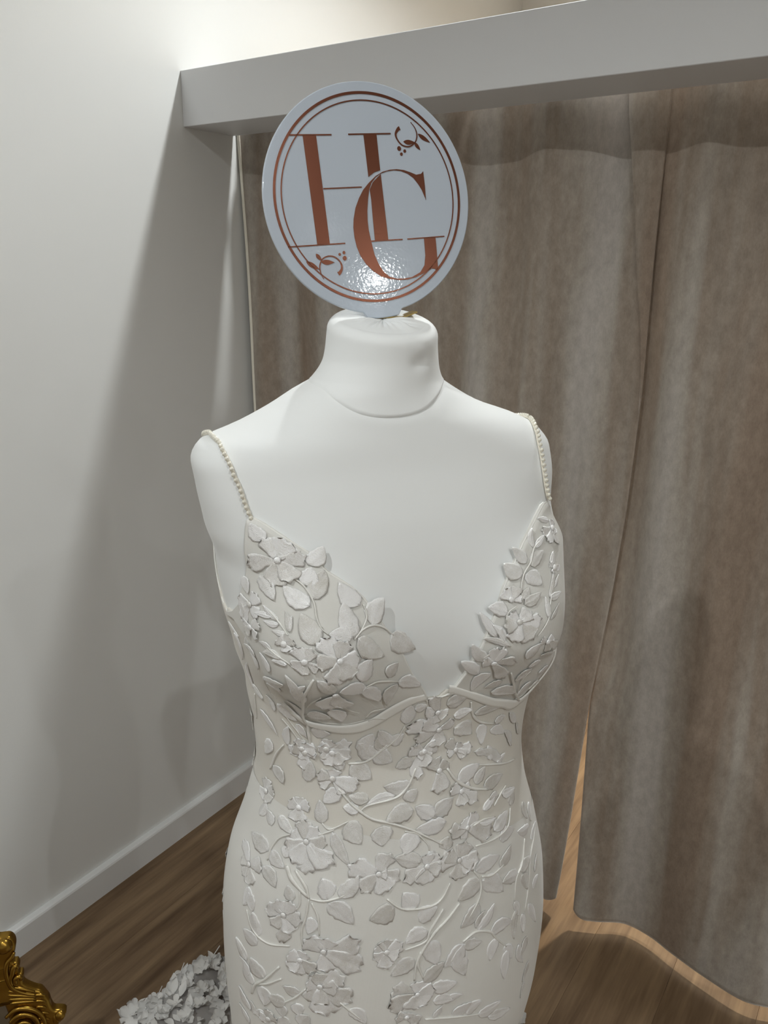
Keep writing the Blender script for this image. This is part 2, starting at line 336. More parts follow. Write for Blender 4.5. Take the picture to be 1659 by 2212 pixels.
# ------------------------------------------------------------------ measured shape data: gown lace as (phi, z) on the body surface, sign artwork in metres on its face
LEAVES=[[108.0,1.289,113.25,1.3103,0.0173],[125.0,1.311,120.75,1.3259,0.0158],[121.5,1.3295,114.5,1.3444,0.0144],[122.5,1.2982,117.0,1.3224,0.0171],[123.25,1.2925,131.5,1.3089,0.017],[111.25,1.2605,113.0,1.2918,0.0172],[105.75,1.269,101.75,1.2911,0.0188],[100.5,1.2562,95.0,1.2356,0.0204],[110.25,1.2598,104.0,1.2378,0.0186],[111.75,1.2605,118.25,1.2669,0.0132],[123.0,1.2584,126.5,1.2847,0.0196],[111.5,1.2164,107.5,1.2363,0.0175],[103.25,1.2107,100.0,1.2242,0.0131],[100.75,1.2022,95.25,1.1908,0.0182],[101.25,1.2001,107.0,1.1752,0.0126],[110.5,1.2086,108.5,1.1844,0.0163],[110.25,1.2072,118.25,1.21,0.0177],[120.25,1.2086,124.75,1.2242,0.0134],[136.25,1.1624,127.5,1.1595,0.0143],[135.0,1.1865,135.75,1.2264,0.0125],[126.5,1.1737,123.0,1.1545,0.0155],[132.0,1.2669,138.0,1.269,0.0059],[135.25,1.2754,141.25,1.2762,0.0059],[138.0,1.2811,145.25,1.2811,0.0055],[132.0,1.2698,132.25,1.2875,0.0063],[131.5,1.2698,130.0,1.2833,0.0047],[135.0,1.279,140.5,1.2904,0.0063],[139.5,1.2491,144.5,1.2541,0.0064],[136.25,1.2449,143.25,1.2456,0.0073],[134.5,1.2392,139.75,1.2406,0.0059],[159.25,1.2299,151.25,1.2527,0.0127],[144.5,1.2214,145.75,1.2413,0.0095],[150.5,1.2328,156.0,1.2392,0.0082],[149.5,1.2065,138.75,1.215,0.0125],[151.0,1.1638,142.0,1.1474,0.0116],[139.0,1.151,144.0,1.1766,0.0072],[142.0,1.1424,138.25,1.1261,0.0087],[136.0,1.136,128.0,1.1325,0.0131],[153.25,1.151,156.25,1.1709,0.0073],[163.75,1.146,154.5,1.1225,0.0082],[164.25,1.205,167.25,1.1709,0.0061],[167.25,1.1745,160.5,1.1624,0.0059],[173.25,1.2463,164.75,1.2378,0.0043],[168.5,1.2378,166.5,1.2086,0.0043],[160.25,1.109,165.5,1.0891,0.0121],[148.75,1.1104,146.5,1.1353,0.0089],[134.5,1.3508,138.5,1.3665,0.0157],[141.5,1.3181,136.25,1.2975,0.0146],[115.5,1.1062,112.0,1.1304,0.0177],[104.5,1.1147,109.5,1.1339,0.0148],[104.25,1.1133,101.0,1.1261,0.0133],[106.75,1.109,110.0,1.1254,0.0118],[101.0,1.1382,100.0,1.1624,0.0147],[149.25,1.3146,148.0,1.2982,0.0107],[154.25,1.2882,152.5,1.2726,0.0082],[153.5,1.21,155.75,1.2306,0.0056],[141.75,1.1993,147.5,1.2036,0.0083],[135.5,1.2072,130.0,1.2185,0.0067],[63.75,1.306,68.25,1.3224,0.0119],[66.0,1.2954,72.0,1.3082,0.0163],[62.25,1.3018,56.0,1.3131,0.0126],[65.0,1.2954,59.25,1.2826,0.015],[66.75,1.2719,64.25,1.2818,0.0087],[66.5,1.2669,60.25,1.2747,0.0112],[60.0,1.3188,57.25,1.3359,0.0057],[58.75,1.3181,52.5,1.3267,0.0063],[44.75,1.338,51.75,1.3444,0.0065],[71.75,1.2605,77.0,1.2676,0.0137],[74.75,1.237,79.25,1.2626,0.0087],[72.25,1.2328,75.75,1.2491,0.0081],[70.75,1.2257,78.25,1.2356,0.0069],[72.5,1.2314,73.5,1.2456,0.005],[76.5,1.21,81.0,1.2299,0.0126],[78.75,1.1929,83.5,1.2107,0.014],[75.25,1.1922,81.5,1.1702,0.0128],[71.0,1.1766,77.0,1.1709,0.0117],[74.5,1.1617,63.25,1.1503,0.0144],[59.5,1.1873,65.5,1.1716,0.0144],[56.0,1.1588,59.5,1.1439,0.0109],[64.25,1.2079,60.5,1.2242,0.0115],[57.0,1.2001,61.25,1.1929,0.0091],[58.25,1.2093,48.0,1.2029,0.0064],[51.75,1.2982,49.75,1.3089,0.0077],[55.75,1.2683,51.75,1.2897,0.0057],[52.5,1.2754,48.5,1.2854,0.0051],[55.5,1.2676,48.75,1.269,0.0076],[57.0,1.2491,58.0,1.269,0.0057],[56.0,1.2463,50.5,1.2591,0.0057],[88.75,1.1538,82.75,1.1617,0.0168],[84.75,1.1368,79.25,1.141,0.0131],[76.5,1.1339,63.5,1.1318,0.0139],[62.5,1.1112,57.0,1.1133,0.0102],[70.75,1.1154,68.25,1.0898,0.0128],[64.0,1.1026,55.0,1.0898,0.0109],[82.5,1.1204,74.25,1.1083,0.0171],[44.25,1.0927,53.25,1.1126,0.0085],[37.75,1.0706,44.25,1.0927,0.0065],[46.0,1.0649,54.5,1.0912,0.0085],[92.0,1.1417,94.5,1.1545,0.0116],[98.5,1.156,95.0,1.1595,0.0102],[70.5,1.0827,65.0,1.0749,0.0081],[46.75,1.1723,52.5,1.1681,0.0096],[46.75,1.1496,51.75,1.1439,0.0083],[159.75,1.0777,153.0,1.0621,0.0144],[139.75,1.0713,137.0,1.0955,0.0131],[124.0,1.087,124.75,1.109,0.0129],[119.75,1.0941,112.25,1.0777,0.0205],[110.5,1.1012,116.5,1.119,0.0183],[111.0,1.1076,104.25,1.0948,0.0183],[96.0,1.092,102.25,1.087,0.0131],[96.5,1.0642,106.5,1.0671,0.0158],[98.0,1.0578,95.5,1.045,0.0154],[112.5,1.0535,120.25,1.0585,0.0131],[102.5,1.055,112.75,1.0486,0.0092],[125.0,1.0663,131.0,1.0507,0.0163],[116.25,1.0407,122.25,1.0457,0.0131],[119.75,1.0301,114.0,1.0066,0.02],[95.25,1.0358,104.75,1.0287,0.0203],[106.25,1.023,105.75,1.0016,0.0215],[87.75,1.0215,94.25,1.0379,0.0161],[87.5,1.0223,80.5,1.0365,0.0201],[83.0,1.0123,93.5,1.013,0.0175],[95.5,1.0109,97.75,0.9881,0.0217],[78.5,1.0564,68.75,1.0656,0.0185],[69.75,1.0436,65.25,1.0592,0.0137],[65.25,1.0365,53.5,1.0372,0.0166],[53.25,1.0507,71.0,1.082,0.0099],[60.75,1.0635,64.0,1.0827,0.0093],[57.25,1.0571,52.25,1.0628,0.007],[57.0,1.0159,62.5,1.018,0.0099],[66.0,1.008,59.25,1.0187,0.0097],[54.25,1.0144,44.75,1.0102,0.0109],[49.25,0.9924,45.75,1.0066,0.011],[68.5,0.9959,60.25,0.9924,0.0069],[61.75,0.9774,52.5,0.9895,0.0169],[59.5,0.9625,50.5,0.9625,0.017],[83.75,0.9803,82.75,0.9945,0.0158],[92.0,0.9739,100.75,0.9853,0.0174],[130.5,1.0258,133.0,1.0507,0.0135],[125.75,1.018,118.0,0.9838,0.012],[152.0,1.0244,143.25,1.0109,0.0111],[153.5,0.9824,166.5,0.9895,0.0184],[151.75,0.9846,143.75,0.9718,0.0139],[143.25,0.9945,144.25,0.9831,0.0133],[154.0,0.9654,145.5,0.949,0.0153],[159.0,0.9348,160.75,0.9106,0.0118],[158.5,0.9291,155.0,0.9106,0.0125],[150.5,0.8821,154.5,0.9077,0.0141],[151.5,0.8701,159.25,0.8807,0.0178],[137.0,0.9376,139.75,0.9533,0.0115],[123.25,0.944,126.5,0.9661,0.018],[119.75,0.9469,114.0,0.9696,0.018],[123.5,0.9397,114.75,0.9156,0.0202],[128.75,0.922,130.0,0.9028,0.0133],[100.75,0.9284,108.5,0.9177,0.0227],[93.0,0.9241,97.75,0.9419,0.0202],[93.25,0.9042,88.0,0.9163,0.0185],[71.25,0.9298,80.0,0.9149,0.0205],[70.5,0.9262,62.25,0.8985,0.0224],[72.5,0.8992,80.0,0.8793,0.0192],[72.75,0.9419,61.5,0.9447,0.019],[61.5,0.9298,54.0,0.9469,0.0147],[91.0,0.89,97.5,0.8821,0.0177],[90.5,0.8757,88.75,0.8437,0.021],[95.25,0.858,102.25,0.8437,0.0187],[79.75,0.8558,86.25,0.8352,0.0215],[79.75,0.8544,73.25,0.8487,0.0145],[80.5,0.8537,79.5,0.8146,0.0215],[74.25,0.8644,67.0,0.8885,0.0113],[75.0,0.8693,71.0,0.8864,0.0082],[69.25,0.853,59.25,0.8501,0.0181],[66.5,0.8409,69.75,0.8167,0.0149],[62.75,0.8217,59.25,0.7975,0.0122],[62.0,0.8139,62.75,0.7755,0.0135],[52.0,0.9049,61.0,0.9092,0.0166],[50.5,0.9049,42.5,0.9106,0.0147],[49.5,0.8985,47.75,0.8743,0.0147],[56.5,0.8729,54.75,0.8501,0.0097],[55.75,0.8601,57.75,0.8238,0.0098],[52.0,0.8459,52.25,0.821,0.0099],[37.5,0.9454,47.5,0.9554,0.0125],[37.5,0.9262,26.75,0.9319,0.01],[39.5,0.8814,35.25,0.8985,0.0101],[43.0,0.8644,37.25,0.8722,0.0101],[47.25,0.8508,42.0,0.8132,0.01],[37.75,0.9803,37.75,0.9575,0.0099],[30.5,0.9682,34.0,0.9476,0.009],[92.75,0.8231,86.75,0.8409,0.0175],[90.5,0.8132,82.75,0.8075,0.0176],[90.0,0.7925,84.25,0.7861,0.014],[87.0,0.784,81.0,0.7868,0.0099],[84.0,0.7627,77.0,0.7669,0.0167],[78.75,0.7534,73.25,0.7619,0.0145],[73.75,0.742,63.75,0.7406,0.0161],[69.0,0.7285,57.75,0.715,0.0124],[89.75,0.7669,87.5,0.7804,0.0094],[133.0,0.8224,139.25,0.8281,0.0136],[138.75,0.8046,146.0,0.8082,0.0165],[141.5,0.8018,140.5,0.7847,0.0138],[134.75,0.8082,133.25,0.7932,0.0137],[154.25,0.8117,159.0,0.8324,0.014],[148.0,0.8302,154.75,0.848,0.0184],[149.75,0.8167,148.0,0.7932,0.0176],[157.5,0.8409,164.5,0.8601,0.0116],[156.5,0.821,161.75,0.8395,0.0107],[156.25,0.7712,163.0,0.7939,0.013],[158.0,0.7477,163.75,0.7676,0.012],[154.75,0.7676,155.75,0.7861,0.0095],[148.25,0.7783,154.0,0.7733,0.0117],[137.75,0.7833,143.0,0.7726,0.0138],[133.5,0.779,130.25,0.7939,0.0166],[116.25,0.8039,111.0,0.784,0.0141],[49.25,0.8068,53.5,0.7883,0.0126],[46.25,0.7612,49.75,0.7378,0.0118],[47.75,0.7321,49.25,0.71,0.0103],[55.0,0.8075,51.75,0.7747,0.01],[164.5,1.0123,162.75,1.0308,0.0104],[155.25,1.0094,160.5,1.0237,0.0112]]
FLOWERS=[[131.5,1.3338,[[133.75,1.353,0.017],[125.75,1.3508,0.0196],[121.5,1.338,0.0151],[128.5,1.3153,0.0197],[136.0,1.3103,0.0184],[144.0,1.3274,0.0159]]],[147.75,1.2875,[[154.0,1.289,0.0122],[143.25,1.2982,0.012],[143.75,1.2797,0.0133],[153.0,1.2683,0.0109]]],[149.0,1.2641,[[154.25,1.2669,0.0096],[143.75,1.2705,0.01],[145.75,1.2562,0.0107],[152.25,1.257,0.0096]]],[116.5,1.242,[[121.5,1.2619,0.017],[114.0,1.2584,0.0165],[111.0,1.2399,0.0167],[115.0,1.2235,0.0173],[120.75,1.2214,0.0159],[123.75,1.2413,0.0144]]],[127.75,1.2434,[[130.5,1.2555,0.0118],[124.75,1.2555,0.0105],[129.75,1.2328,0.0105],[124.25,1.2349,0.0079],[132.25,1.2399,0.0092]]],[134.0,1.2584,[[136.0,1.2626,0.0118],[131.25,1.2648,0.0118],[133.25,1.2527,0.0105]]],[120.25,1.2065,[[126.5,1.1794,0.0181],[119.5,1.183,0.0174]]],[140.75,1.1097,[[142.0,1.1218,0.0125],[134.5,1.1097,0.014],[139.5,1.0976,0.0133],[147.0,1.1026,0.0134]]],[129.75,1.1126,[[128.0,1.1247,0.0131],[120.25,1.1204,0.0146],[120.25,1.1048,0.0162],[129.5,1.1005,0.0133],[133.0,1.1154,0.0132]]],[44.5,1.3302,[[51.75,1.3309,0.0103],[43.75,1.3238,0.0104],[51.0,1.3203,0.009],[43.5,1.3139,0.0078],[41.75,1.3373,0.0092]]],[70.5,1.2733,[[69.25,1.2854,0.0149],[72.75,1.2818,0.0143],[67.5,1.2762,0.0137]]],[68.25,1.2506,[[72.5,1.2484,0.0162],[71.0,1.2591,0.0124],[64.75,1.2591,0.015],[61.25,1.2498,0.0145],[64.25,1.2321,0.0189],[69.5,1.2314,0.0163]]],[57.0,1.2242,[[60.25,1.2285,0.0076],[54.25,1.2271,0.0077],[50.0,1.2136,0.0078],[55.5,1.2136,0.0077]]],[74.5,1.2065,[[77.5,1.21,0.012],[74.75,1.2249,0.0106],[72.5,1.2242,0.0094],[68.0,1.2065,0.0121],[71.25,1.1837,0.0149]]],[50.5,1.2939,[[53.0,1.2989,0.0064],[48.5,1.2975,0.0065],[47.0,1.2904,0.0065],[51.75,1.2897,0.0064]]],[88.5,1.1232,[[99.5,1.1325,0.016],[94.0,1.1382,0.0155],[88.0,1.104,0.0171],[96.0,1.1183,0.0129],[84.0,1.1296,0.0131]]],[90.75,1.146,[[92.5,1.1681,0.0127],[88.0,1.1417,0.0123],[89.5,1.1339,0.0143]]],[80.25,1.0927,[[83.5,1.1069,0.0112],[78.25,1.0998,0.01],[73.25,1.0898,0.0128],[75.75,1.0827,0.0107],[83.5,1.0912,0.0106]]],[92.25,1.0998,[[96.0,1.1083,0.0104],[89.75,1.1026,0.0092],[90.5,1.092,0.0105],[94.25,1.0941,0.0104]]],[139.5,1.1055,[[145.25,1.1104,0.0134],[134.25,1.1076,0.0133],[140.0,1.0856,0.0141],[137.5,1.1176,0.0129]]],[127.25,1.1083,[[132.25,1.1154,0.0133],[122.0,1.1147,0.0133],[123.25,1.0962,0.0133],[130.75,1.0955,0.0134]]],[93.25,1.0991,[[97.25,1.1069,0.0135],[87.75,1.1033,0.0159],[91.5,1.0827,0.0136],[94.5,1.0713,0.0132]]],[127.5,1.0777,[[134.0,1.0806,0.0134],[126.5,1.0884,0.0134],[117.5,1.0706,0.0178],[122.25,1.0621,0.013],[133.0,1.0685,0.013]]],[86.5,1.0735,[[89.0,1.0877,0.0159],[83.25,1.0806,0.0138],[86.0,1.0486,0.0189]]],[76.5,1.0415,[[81.25,1.0479,0.0135],[72.5,1.0429,0.0137],[76.5,1.0258,0.0147],[69.5,1.0251,0.0138]]],[74.25,0.9966,[[70.0,1.0102,0.0142],[63.75,0.9789,0.0245],[76.25,1.0059,0.0159],[81.5,1.0009,0.0163],[77.25,0.9881,0.0137]]],[78.75,0.9625,[[75.5,0.9803,0.021],[86.0,0.9675,0.0207],[80.0,0.9419,0.0217],[71.5,0.9561,0.0208],[74.5,0.9483,0.0184],[83.25,0.9746,0.0158]]],[90.25,0.9675,[[89.75,0.981,0.0161],[87.25,0.9803,0.0157],[92.25,0.9497,0.019],[97.5,0.9575,0.0167],[88.0,0.9511,0.0207],[86.25,0.959,0.0158]]],[106.5,0.9696,[[117.0,0.981,0.0208],[103.25,0.9902,0.0203],[99.75,0.9597,0.0188],[104.0,0.949,0.0204],[111.75,0.9526,0.0187],[103.75,0.9703,0.0154]]],[136.0,1.0045,[[142.0,1.0159,0.0181],[139.75,1.0265,0.0158],[132.75,1.0215,0.0142],[127.75,1.0052,0.0186],[124.25,0.9846,0.0208],[132.75,0.9725,0.0231],[139.0,0.9796,0.0188],[144.75,0.9945,0.0188]]],[142.5,1.0393,[[148.0,1.0436,0.0137],[141.5,1.0507,0.0142],[137.75,1.0436,0.0136],[141.75,1.0251,0.0187]]],[164.5,1.0415,[[165.25,1.0564,0.014],[158.5,1.045,0.0134],[160.25,1.0322,0.0135],[168.75,1.0336,0.0137]]],[162.25,0.9575,[[171.0,0.9739,0.012],[168.25,0.9568,0.012],[154.75,0.9632,0.0162],[158.0,0.9397,0.0141],[164.75,0.9433,0.0115]]],[140.0,0.9191,[[147.75,0.9205,0.0168],[143.25,0.9348,0.016],[137.0,0.9362,0.0144],[132.75,0.9163,0.0166],[136.75,0.8999,0.0161],[140.0,0.8871,0.0139],[144.25,0.9049,0.0139]]],[103.75,0.8743,[[103.5,0.89,0.0161],[99.0,0.8821,0.0162],[100.5,0.8665,0.014],[103.75,0.8544,0.0163],[107.75,0.8686,0.0139],[107.0,0.8829,0.0139]]],[124.25,0.8807,[[131.0,0.8928,0.0212],[122.75,0.8971,0.0233],[112.75,0.8928,0.0234],[112.5,0.8594,0.0258],[122.25,0.8572,0.0213]]],[132.75,0.8672,[[137.0,0.8729,0.0162],[137.0,0.8558,0.0147],[131.0,0.8779,0.0145],[127.25,0.8572,0.0162],[132.75,0.8494,0.0162]]],[94.75,0.8089,[[102.0,0.8224,0.024],[94.0,0.8252,0.0196],[89.75,0.8075,0.0175],[96.0,0.7911,0.0267],[103.0,0.7989,0.0218],[92.25,0.7932,0.0163]]],[98.0,0.7804,[[101.25,0.7833,0.0143],[97.25,0.7861,0.0144],[94.5,0.7683,0.0145]]],[125.75,0.8352,[[130.0,0.8395,0.0208],[126.25,0.8523,0.0191],[118.0,0.8494,0.0213],[120.0,0.8352,0.018],[115.75,0.8174,0.0254],[122.75,0.7996,0.0285],[128.25,0.8132,0.0273]]],[146.75,0.774,[[151.0,0.7726,0.0117],[146.25,0.7868,0.0116],[143.0,0.7797,0.0116],[147.5,0.7655,0.0117]]]]
STEMS=[[0.0018,[[131.75,1.3245],[127.75,1.3174],[124.25,1.3082],[122.0,1.2954],[121.75,1.2826],[120.75,1.2733],[118.75,1.2669]]],[0.0019,[[107.25,1.289],[106.75,1.2783],[108.5,1.2676],[111.25,1.2591]]],[0.0024,[[111.25,1.2591],[108.5,1.2662],[105.25,1.2683],[102.25,1.2634],[100.0,1.2541]]],[0.0019,[[110.5,1.2086],[107.0,1.2107],[103.75,1.2072],[100.5,1.2022]]],[0.0037,[[126.0,1.2264],[129.5,1.2129],[135.0,1.1851],[138.0,1.1617],[137.0,1.1467]]],[0.0035,[[137.0,1.1439],[137.0,1.1289],[136.75,1.1161]]],[0.0014,[[135.0,1.1766],[130.25,1.1915],[125.5,1.2029]]],[0.0014,[[115.0,1.1567],[112.5,1.1666],[108.25,1.1681]]],[0.0014,[[114.0,1.1524],[111.75,1.1553],[108.5,1.1517]]],[0.0015,[[149.25,1.1446],[145.25,1.1325],[141.0,1.1147]]],[0.0013,[[147.25,1.1517],[143.5,1.1368],[139.0,1.1197]]],[0.0019,[[140.5,1.2904],[136.25,1.2811],[133.0,1.2698],[130.5,1.257]]],[0.0016,[[143.5,1.2555],[138.5,1.2477],[133.25,1.2406],[130.25,1.2321]]],[0.0017,[[149.5,1.2065],[149.75,1.1887],[148.25,1.1773]]],[0.0021,[[101.0,1.1353],[103.0,1.1211],[108.5,1.1076],[112.0,1.1012]]],[0.0016,[[167.5,1.1617],[168.5,1.1467],[171.0,1.1261]]],[0.0013,[[126.5,1.1737],[121.75,1.1858],[119.5,1.173],[116.75,1.1666]]],[0.0018,[[54.5,1.2705],[56.25,1.2591],[57.25,1.2477],[62.0,1.2328]]],[0.0021,[[53.0,1.3252],[59.5,1.3181],[62.5,1.3053],[65.5,1.2961],[67.0,1.284],[67.0,1.2698]]],[0.0034,[[68.25,1.1887],[66.25,1.1688],[62.5,1.1503],[53.5,1.1304]]],[0.0018,[[75.0,1.2242],[76.25,1.2185],[78.25,1.2129]]],[0.0016,[[59.75,1.1823],[62.5,1.1645],[60.0,1.146]]],[0.0034,[[80.5,1.151],[77.5,1.1346],[71.75,1.1197],[62.5,1.1083]]],[0.0015,[[78.0,1.237],[74.5,1.2349],[70.5,1.2257]]],[0.0015,[[69.0,1.2662],[71.0,1.2626],[72.25,1.257]]],[0.0027,[[162.5,1.0706],[157.0,1.0927],[150.75,1.1097]]],[0.003,[[120.75,1.0955],[114.25,1.0969],[109.75,1.1048],[106.25,1.1154]]],[0.0031,[[95.0,1.082],[97.5,1.0649],[101.75,1.0528],[112.5,1.0471],[115.75,1.04]]],[0.0035,[[125.0,1.0663],[119.75,1.05],[115.5,1.0407],[110.5,1.0315],[103.25,1.0244],[95.75,1.0137],[90.0,1.0009],[84.75,0.9874]]],[0.0022,[[98.0,1.013],[93.5,1.0073],[90.0,0.9931],[89.5,0.9853]]],[0.004,[[83.25,1.0735],[78.5,1.055],[71.75,1.0407],[63.0,1.0301]]],[0.0027,[[41.25,1.0422],[50.0,1.0479],[60.75,1.0578],[69.0,1.0656]]],[0.0026,[[60.0,1.0066],[55.0,1.0159],[50.75,1.0208]]],[0.0025,[[71.5,0.9959],[66.25,0.9974],[60.0,0.9931]]],[0.0029,[[49.5,0.9902],[53.25,0.9718],[61.25,0.9675],[71.5,0.971]]],[0.0024,[[125.0,1.0208],[127.25,1.018],[131.25,1.013]]],[0.0024,[[130.5,1.0265],[126.75,1.0208],[119.75,1.0301]]],[0.0026,[[143.5,1.0094],[149.25,1.0009],[152.25,0.9867],[152.5,0.9725]]],[0.0027,[[158.5,0.907],[154.0,0.8871],[146.5,0.8786],[136.75,0.8829]]],[0.0058,[[142.25,0.9746],[139.0,0.9625],[131.0,0.9454]]],[0.004,[[138.0,0.9718],[132.5,0.9561],[130.5,0.9433]]],[0.0029,[[130.5,0.9433],[131.0,0.9213],[132.25,0.9056],[131.75,0.8857]]],[0.0022,[[134.5,0.9511],[133.75,0.9369],[135.0,0.9269]]],[0.0026,[[129.25,0.939],[126.5,0.9227],[125.75,0.9006]]],[0.0029,[[130.0,0.9433],[124.75,0.9419],[119.0,0.9469],[116.5,0.9518]]],[0.0033,[[103.25,0.9397],[98.75,0.9255],[94.25,0.9205],[88.75,0.9191],[85.5,0.9255],[82.75,0.9397]]],[0.0039,[[80.0,0.9106],[84.75,0.8957],[88.75,0.885],[92.5,0.8665],[94.75,0.8501],[95.5,0.8288]]],[0.0034,[[85.75,0.9106],[90.0,0.89],[91.75,0.8765],[98.0,0.8722]]],[0.0032,[[93.25,0.8644],[94.25,0.8494],[92.75,0.8281]]],[0.0032,[[73.5,0.9433],[71.0,0.9269],[72.25,0.907],[77.0,0.8871]]],[0.0026,[[70.25,0.9312],[65.75,0.9262],[59.25,0.9298]]],[0.0033,[[80.0,0.8587],[75.0,0.8644],[69.25,0.8544],[66.75,0.8409],[62.0,0.8196]]],[0.0027,[[43.5,0.9383],[48.25,0.9127],[53.75,0.8999],[56.5,0.8729]]],[0.0025,[[130.75,0.8302],[134.75,0.8167],[139.75,0.8046]]],[0.0037,[[155.0,0.7989],[153.0,0.8139],[147.5,0.8295],[141.0,0.853]]],[0.003,[[152.0,0.8167],[146.75,0.8238],[140.25,0.8373]]],[0.0028,[[92.25,0.7698],[84.0,0.7577],[72.0,0.7399]]],[0.0027,[[119.0,0.8139],[115.75,0.8018],[112.5,0.789]]],[0.0028,[[29.25,0.9298],[40.75,0.9099],[46.0,0.8786],[50.5,0.8459]]]]
STRAPS=[[[137.5,1.37],[138.5,1.3772],[139.0,1.3836],[139.5,1.3885],[139.75,1.3942],[140.25,1.3992],[141.0,1.4049],[142.0,1.4092],[142.75,1.4148],[144.25,1.4191],[146.5,1.4234],[149.5,1.4276],[152.75,1.4312],[160.75,1.4355],[167.75,1.4369],[174.0,1.4376],[182.25,1.4376],[189.5,1.4369]],[[37.0,1.3572],[39.25,1.3636],[40.5,1.3708],[41.5,1.3779],[41.75,1.3843],[41.75,1.3907],[41.5,1.3964],[40.75,1.4028],[40.5,1.4077],[39.75,1.4134],[37.75,1.4191],[34.75,1.4234],[31.75,1.4276],[29.25,1.4312],[23.5,1.4348],[15.25,1.4369],[6.75,1.4369],[5.0,1.4383]]]
FOIL={"hl":[[-0.06215,0.06158],[-0.04878,0.06129],[-0.04841,-0.0393],[-0.06137,-0.03895]],"hr":[[-2e-05,0.06074],[0.01374,0.06095],[0.01352,0.02731],[0.00701,0.02559],[0.00024,0.02154]],"hr2":[[0.01369,0.0239],[0.014,-0.03916],[-0.00046,-0.03902],[-7e-05,-0.01819],[0.0005,0.00031],[7e-05,0.00979],[0.00437,0.01655]],"g":[[0.06038,0.02468],[0.05777,0.02238],[0.05223,0.02166],[0.04633,0.02413],[0.03893,0.02665],[0.03141,0.02771],[0.02379,0.02746],[0.01605,0.02591],[0.00809,0.02228],[-0.00017,0.01608],[-0.00692,0.00984],[-0.01235,0.00224],[-0.01722,-0.00669],[-0.0205,-0.01703],[-0.02183,-0.02488],[-0.02187,-0.03416],[-0.02058,-0.04357],[-0.01792,-0.0518],[-0.013,-0.06024],[-0.00637,-0.06754],[0.00202,-0.07367],[0.01087,-0.07686],[0.0215,-0.07884],[0.03089,-0.07906],[0.04055,-0.07748],[0.04884,-0.07466],[0.05637,-0.07176],[0.05895,-0.07028],[0.06289,-0.07101],[0.06424,-0.07336],[0.06643,-0.07114],[0.06679,-0.05509],[0.06694,-0.03957],[0.0539,-0.03929],[0.05344,-0.05692],[0.05138,-0.06649],[0.04584,-0.07303],[0.03585,-0.0771],[0.02632,-0.07785],[0.01858,-0.07721],[0.01114,-0.07468],[0.00557,-0.06984],[0.00052,-0.06126],[-0.00281,-0.05153],[-0.00457,-0.03929],[-0.0059,-0.0285],[-0.0059,-0.01918],[-0.00501,-0.00996],[-0.00292,0.00048],[-0.00056,0.00956],[0.0028,0.01596],[0.00792,0.02098],[0.01357,0.02417],[0.0206,0.02613],[0.02826,0.02678],[0.03577,0.02584],[0.0431,0.02293],[0.04878,0.01873],[0.05349,0.01253],[0.05676,0.00703],[0.05973,-0.00119],[0.06028,-0.00325],[0.06066,0.01089],[0.06049,0.01894]]}
FOIL_LINES=[[[-0.07534,0.06199],[-0.03306,0.06132],0.00132],[[-0.01582,0.06133],[0.029,0.06102],0.00132],[[-0.09113,-0.03875],[-0.0323,-0.03918],0.00117],[[-0.00454,-0.03902],[0.02986,-0.03951],0.00117],[[0.03514,-0.03958],[0.07724,-0.03954],0.00117],[[-0.04803,0.01268],[-0.00805,0.0125],0.00117]]
VINES=[[[[0.05193,0.0712],[0.05614,0.06527],[0.05737,0.05872],[0.0546,0.05223],[0.04769,0.04848],[0.04022,0.04998],[0.03555,0.0553],[0.03437,0.06051],[0.03748,0.06498],[0.03941,0.06585]],[0.00059,0.00088,0.00117,0.00117,0.00132,0.00132,0.00147,0.00206,0.00323,0.00382]],[[[-0.05923,-0.07138],[-0.06142,-0.06521],[-0.06151,-0.05857],[-0.05774,-0.05224],[-0.05091,-0.05009],[-0.0443,-0.05189],[-0.03969,-0.0569],[-0.03894,-0.0623],[-0.04141,-0.0664],[-0.04348,-0.06757]],[0.00059,0.00088,0.00117,0.00117,0.00132,0.00132,0.00147,0.00206,0.00323,0.00382]]]
VINE_LEAVES=[[[0.04185,0.05333],[0.05503,0.05196],0.00499],[[0.05398,0.05225],[0.0596,0.04473],0.00382],[[0.05863,0.06026],[0.0713,0.05155],0.0044],[[-0.05982,-0.05473],[-0.04594,-0.05643],0.00529],[[-0.06392,-0.04691],[-0.05859,-0.05416],0.00411],[[-0.07486,-0.05334],[-0.06201,-0.06211],0.00499]]
DOTS=[[0.0365,0.04694,0.00206],[0.0423,0.04443,0.00147],[0.0383,0.04166,0.00147],[-0.03955,-0.04931,0.00132],[-0.0348,-0.04792,0.00147],[-0.03477,-0.05325,0.00206]]
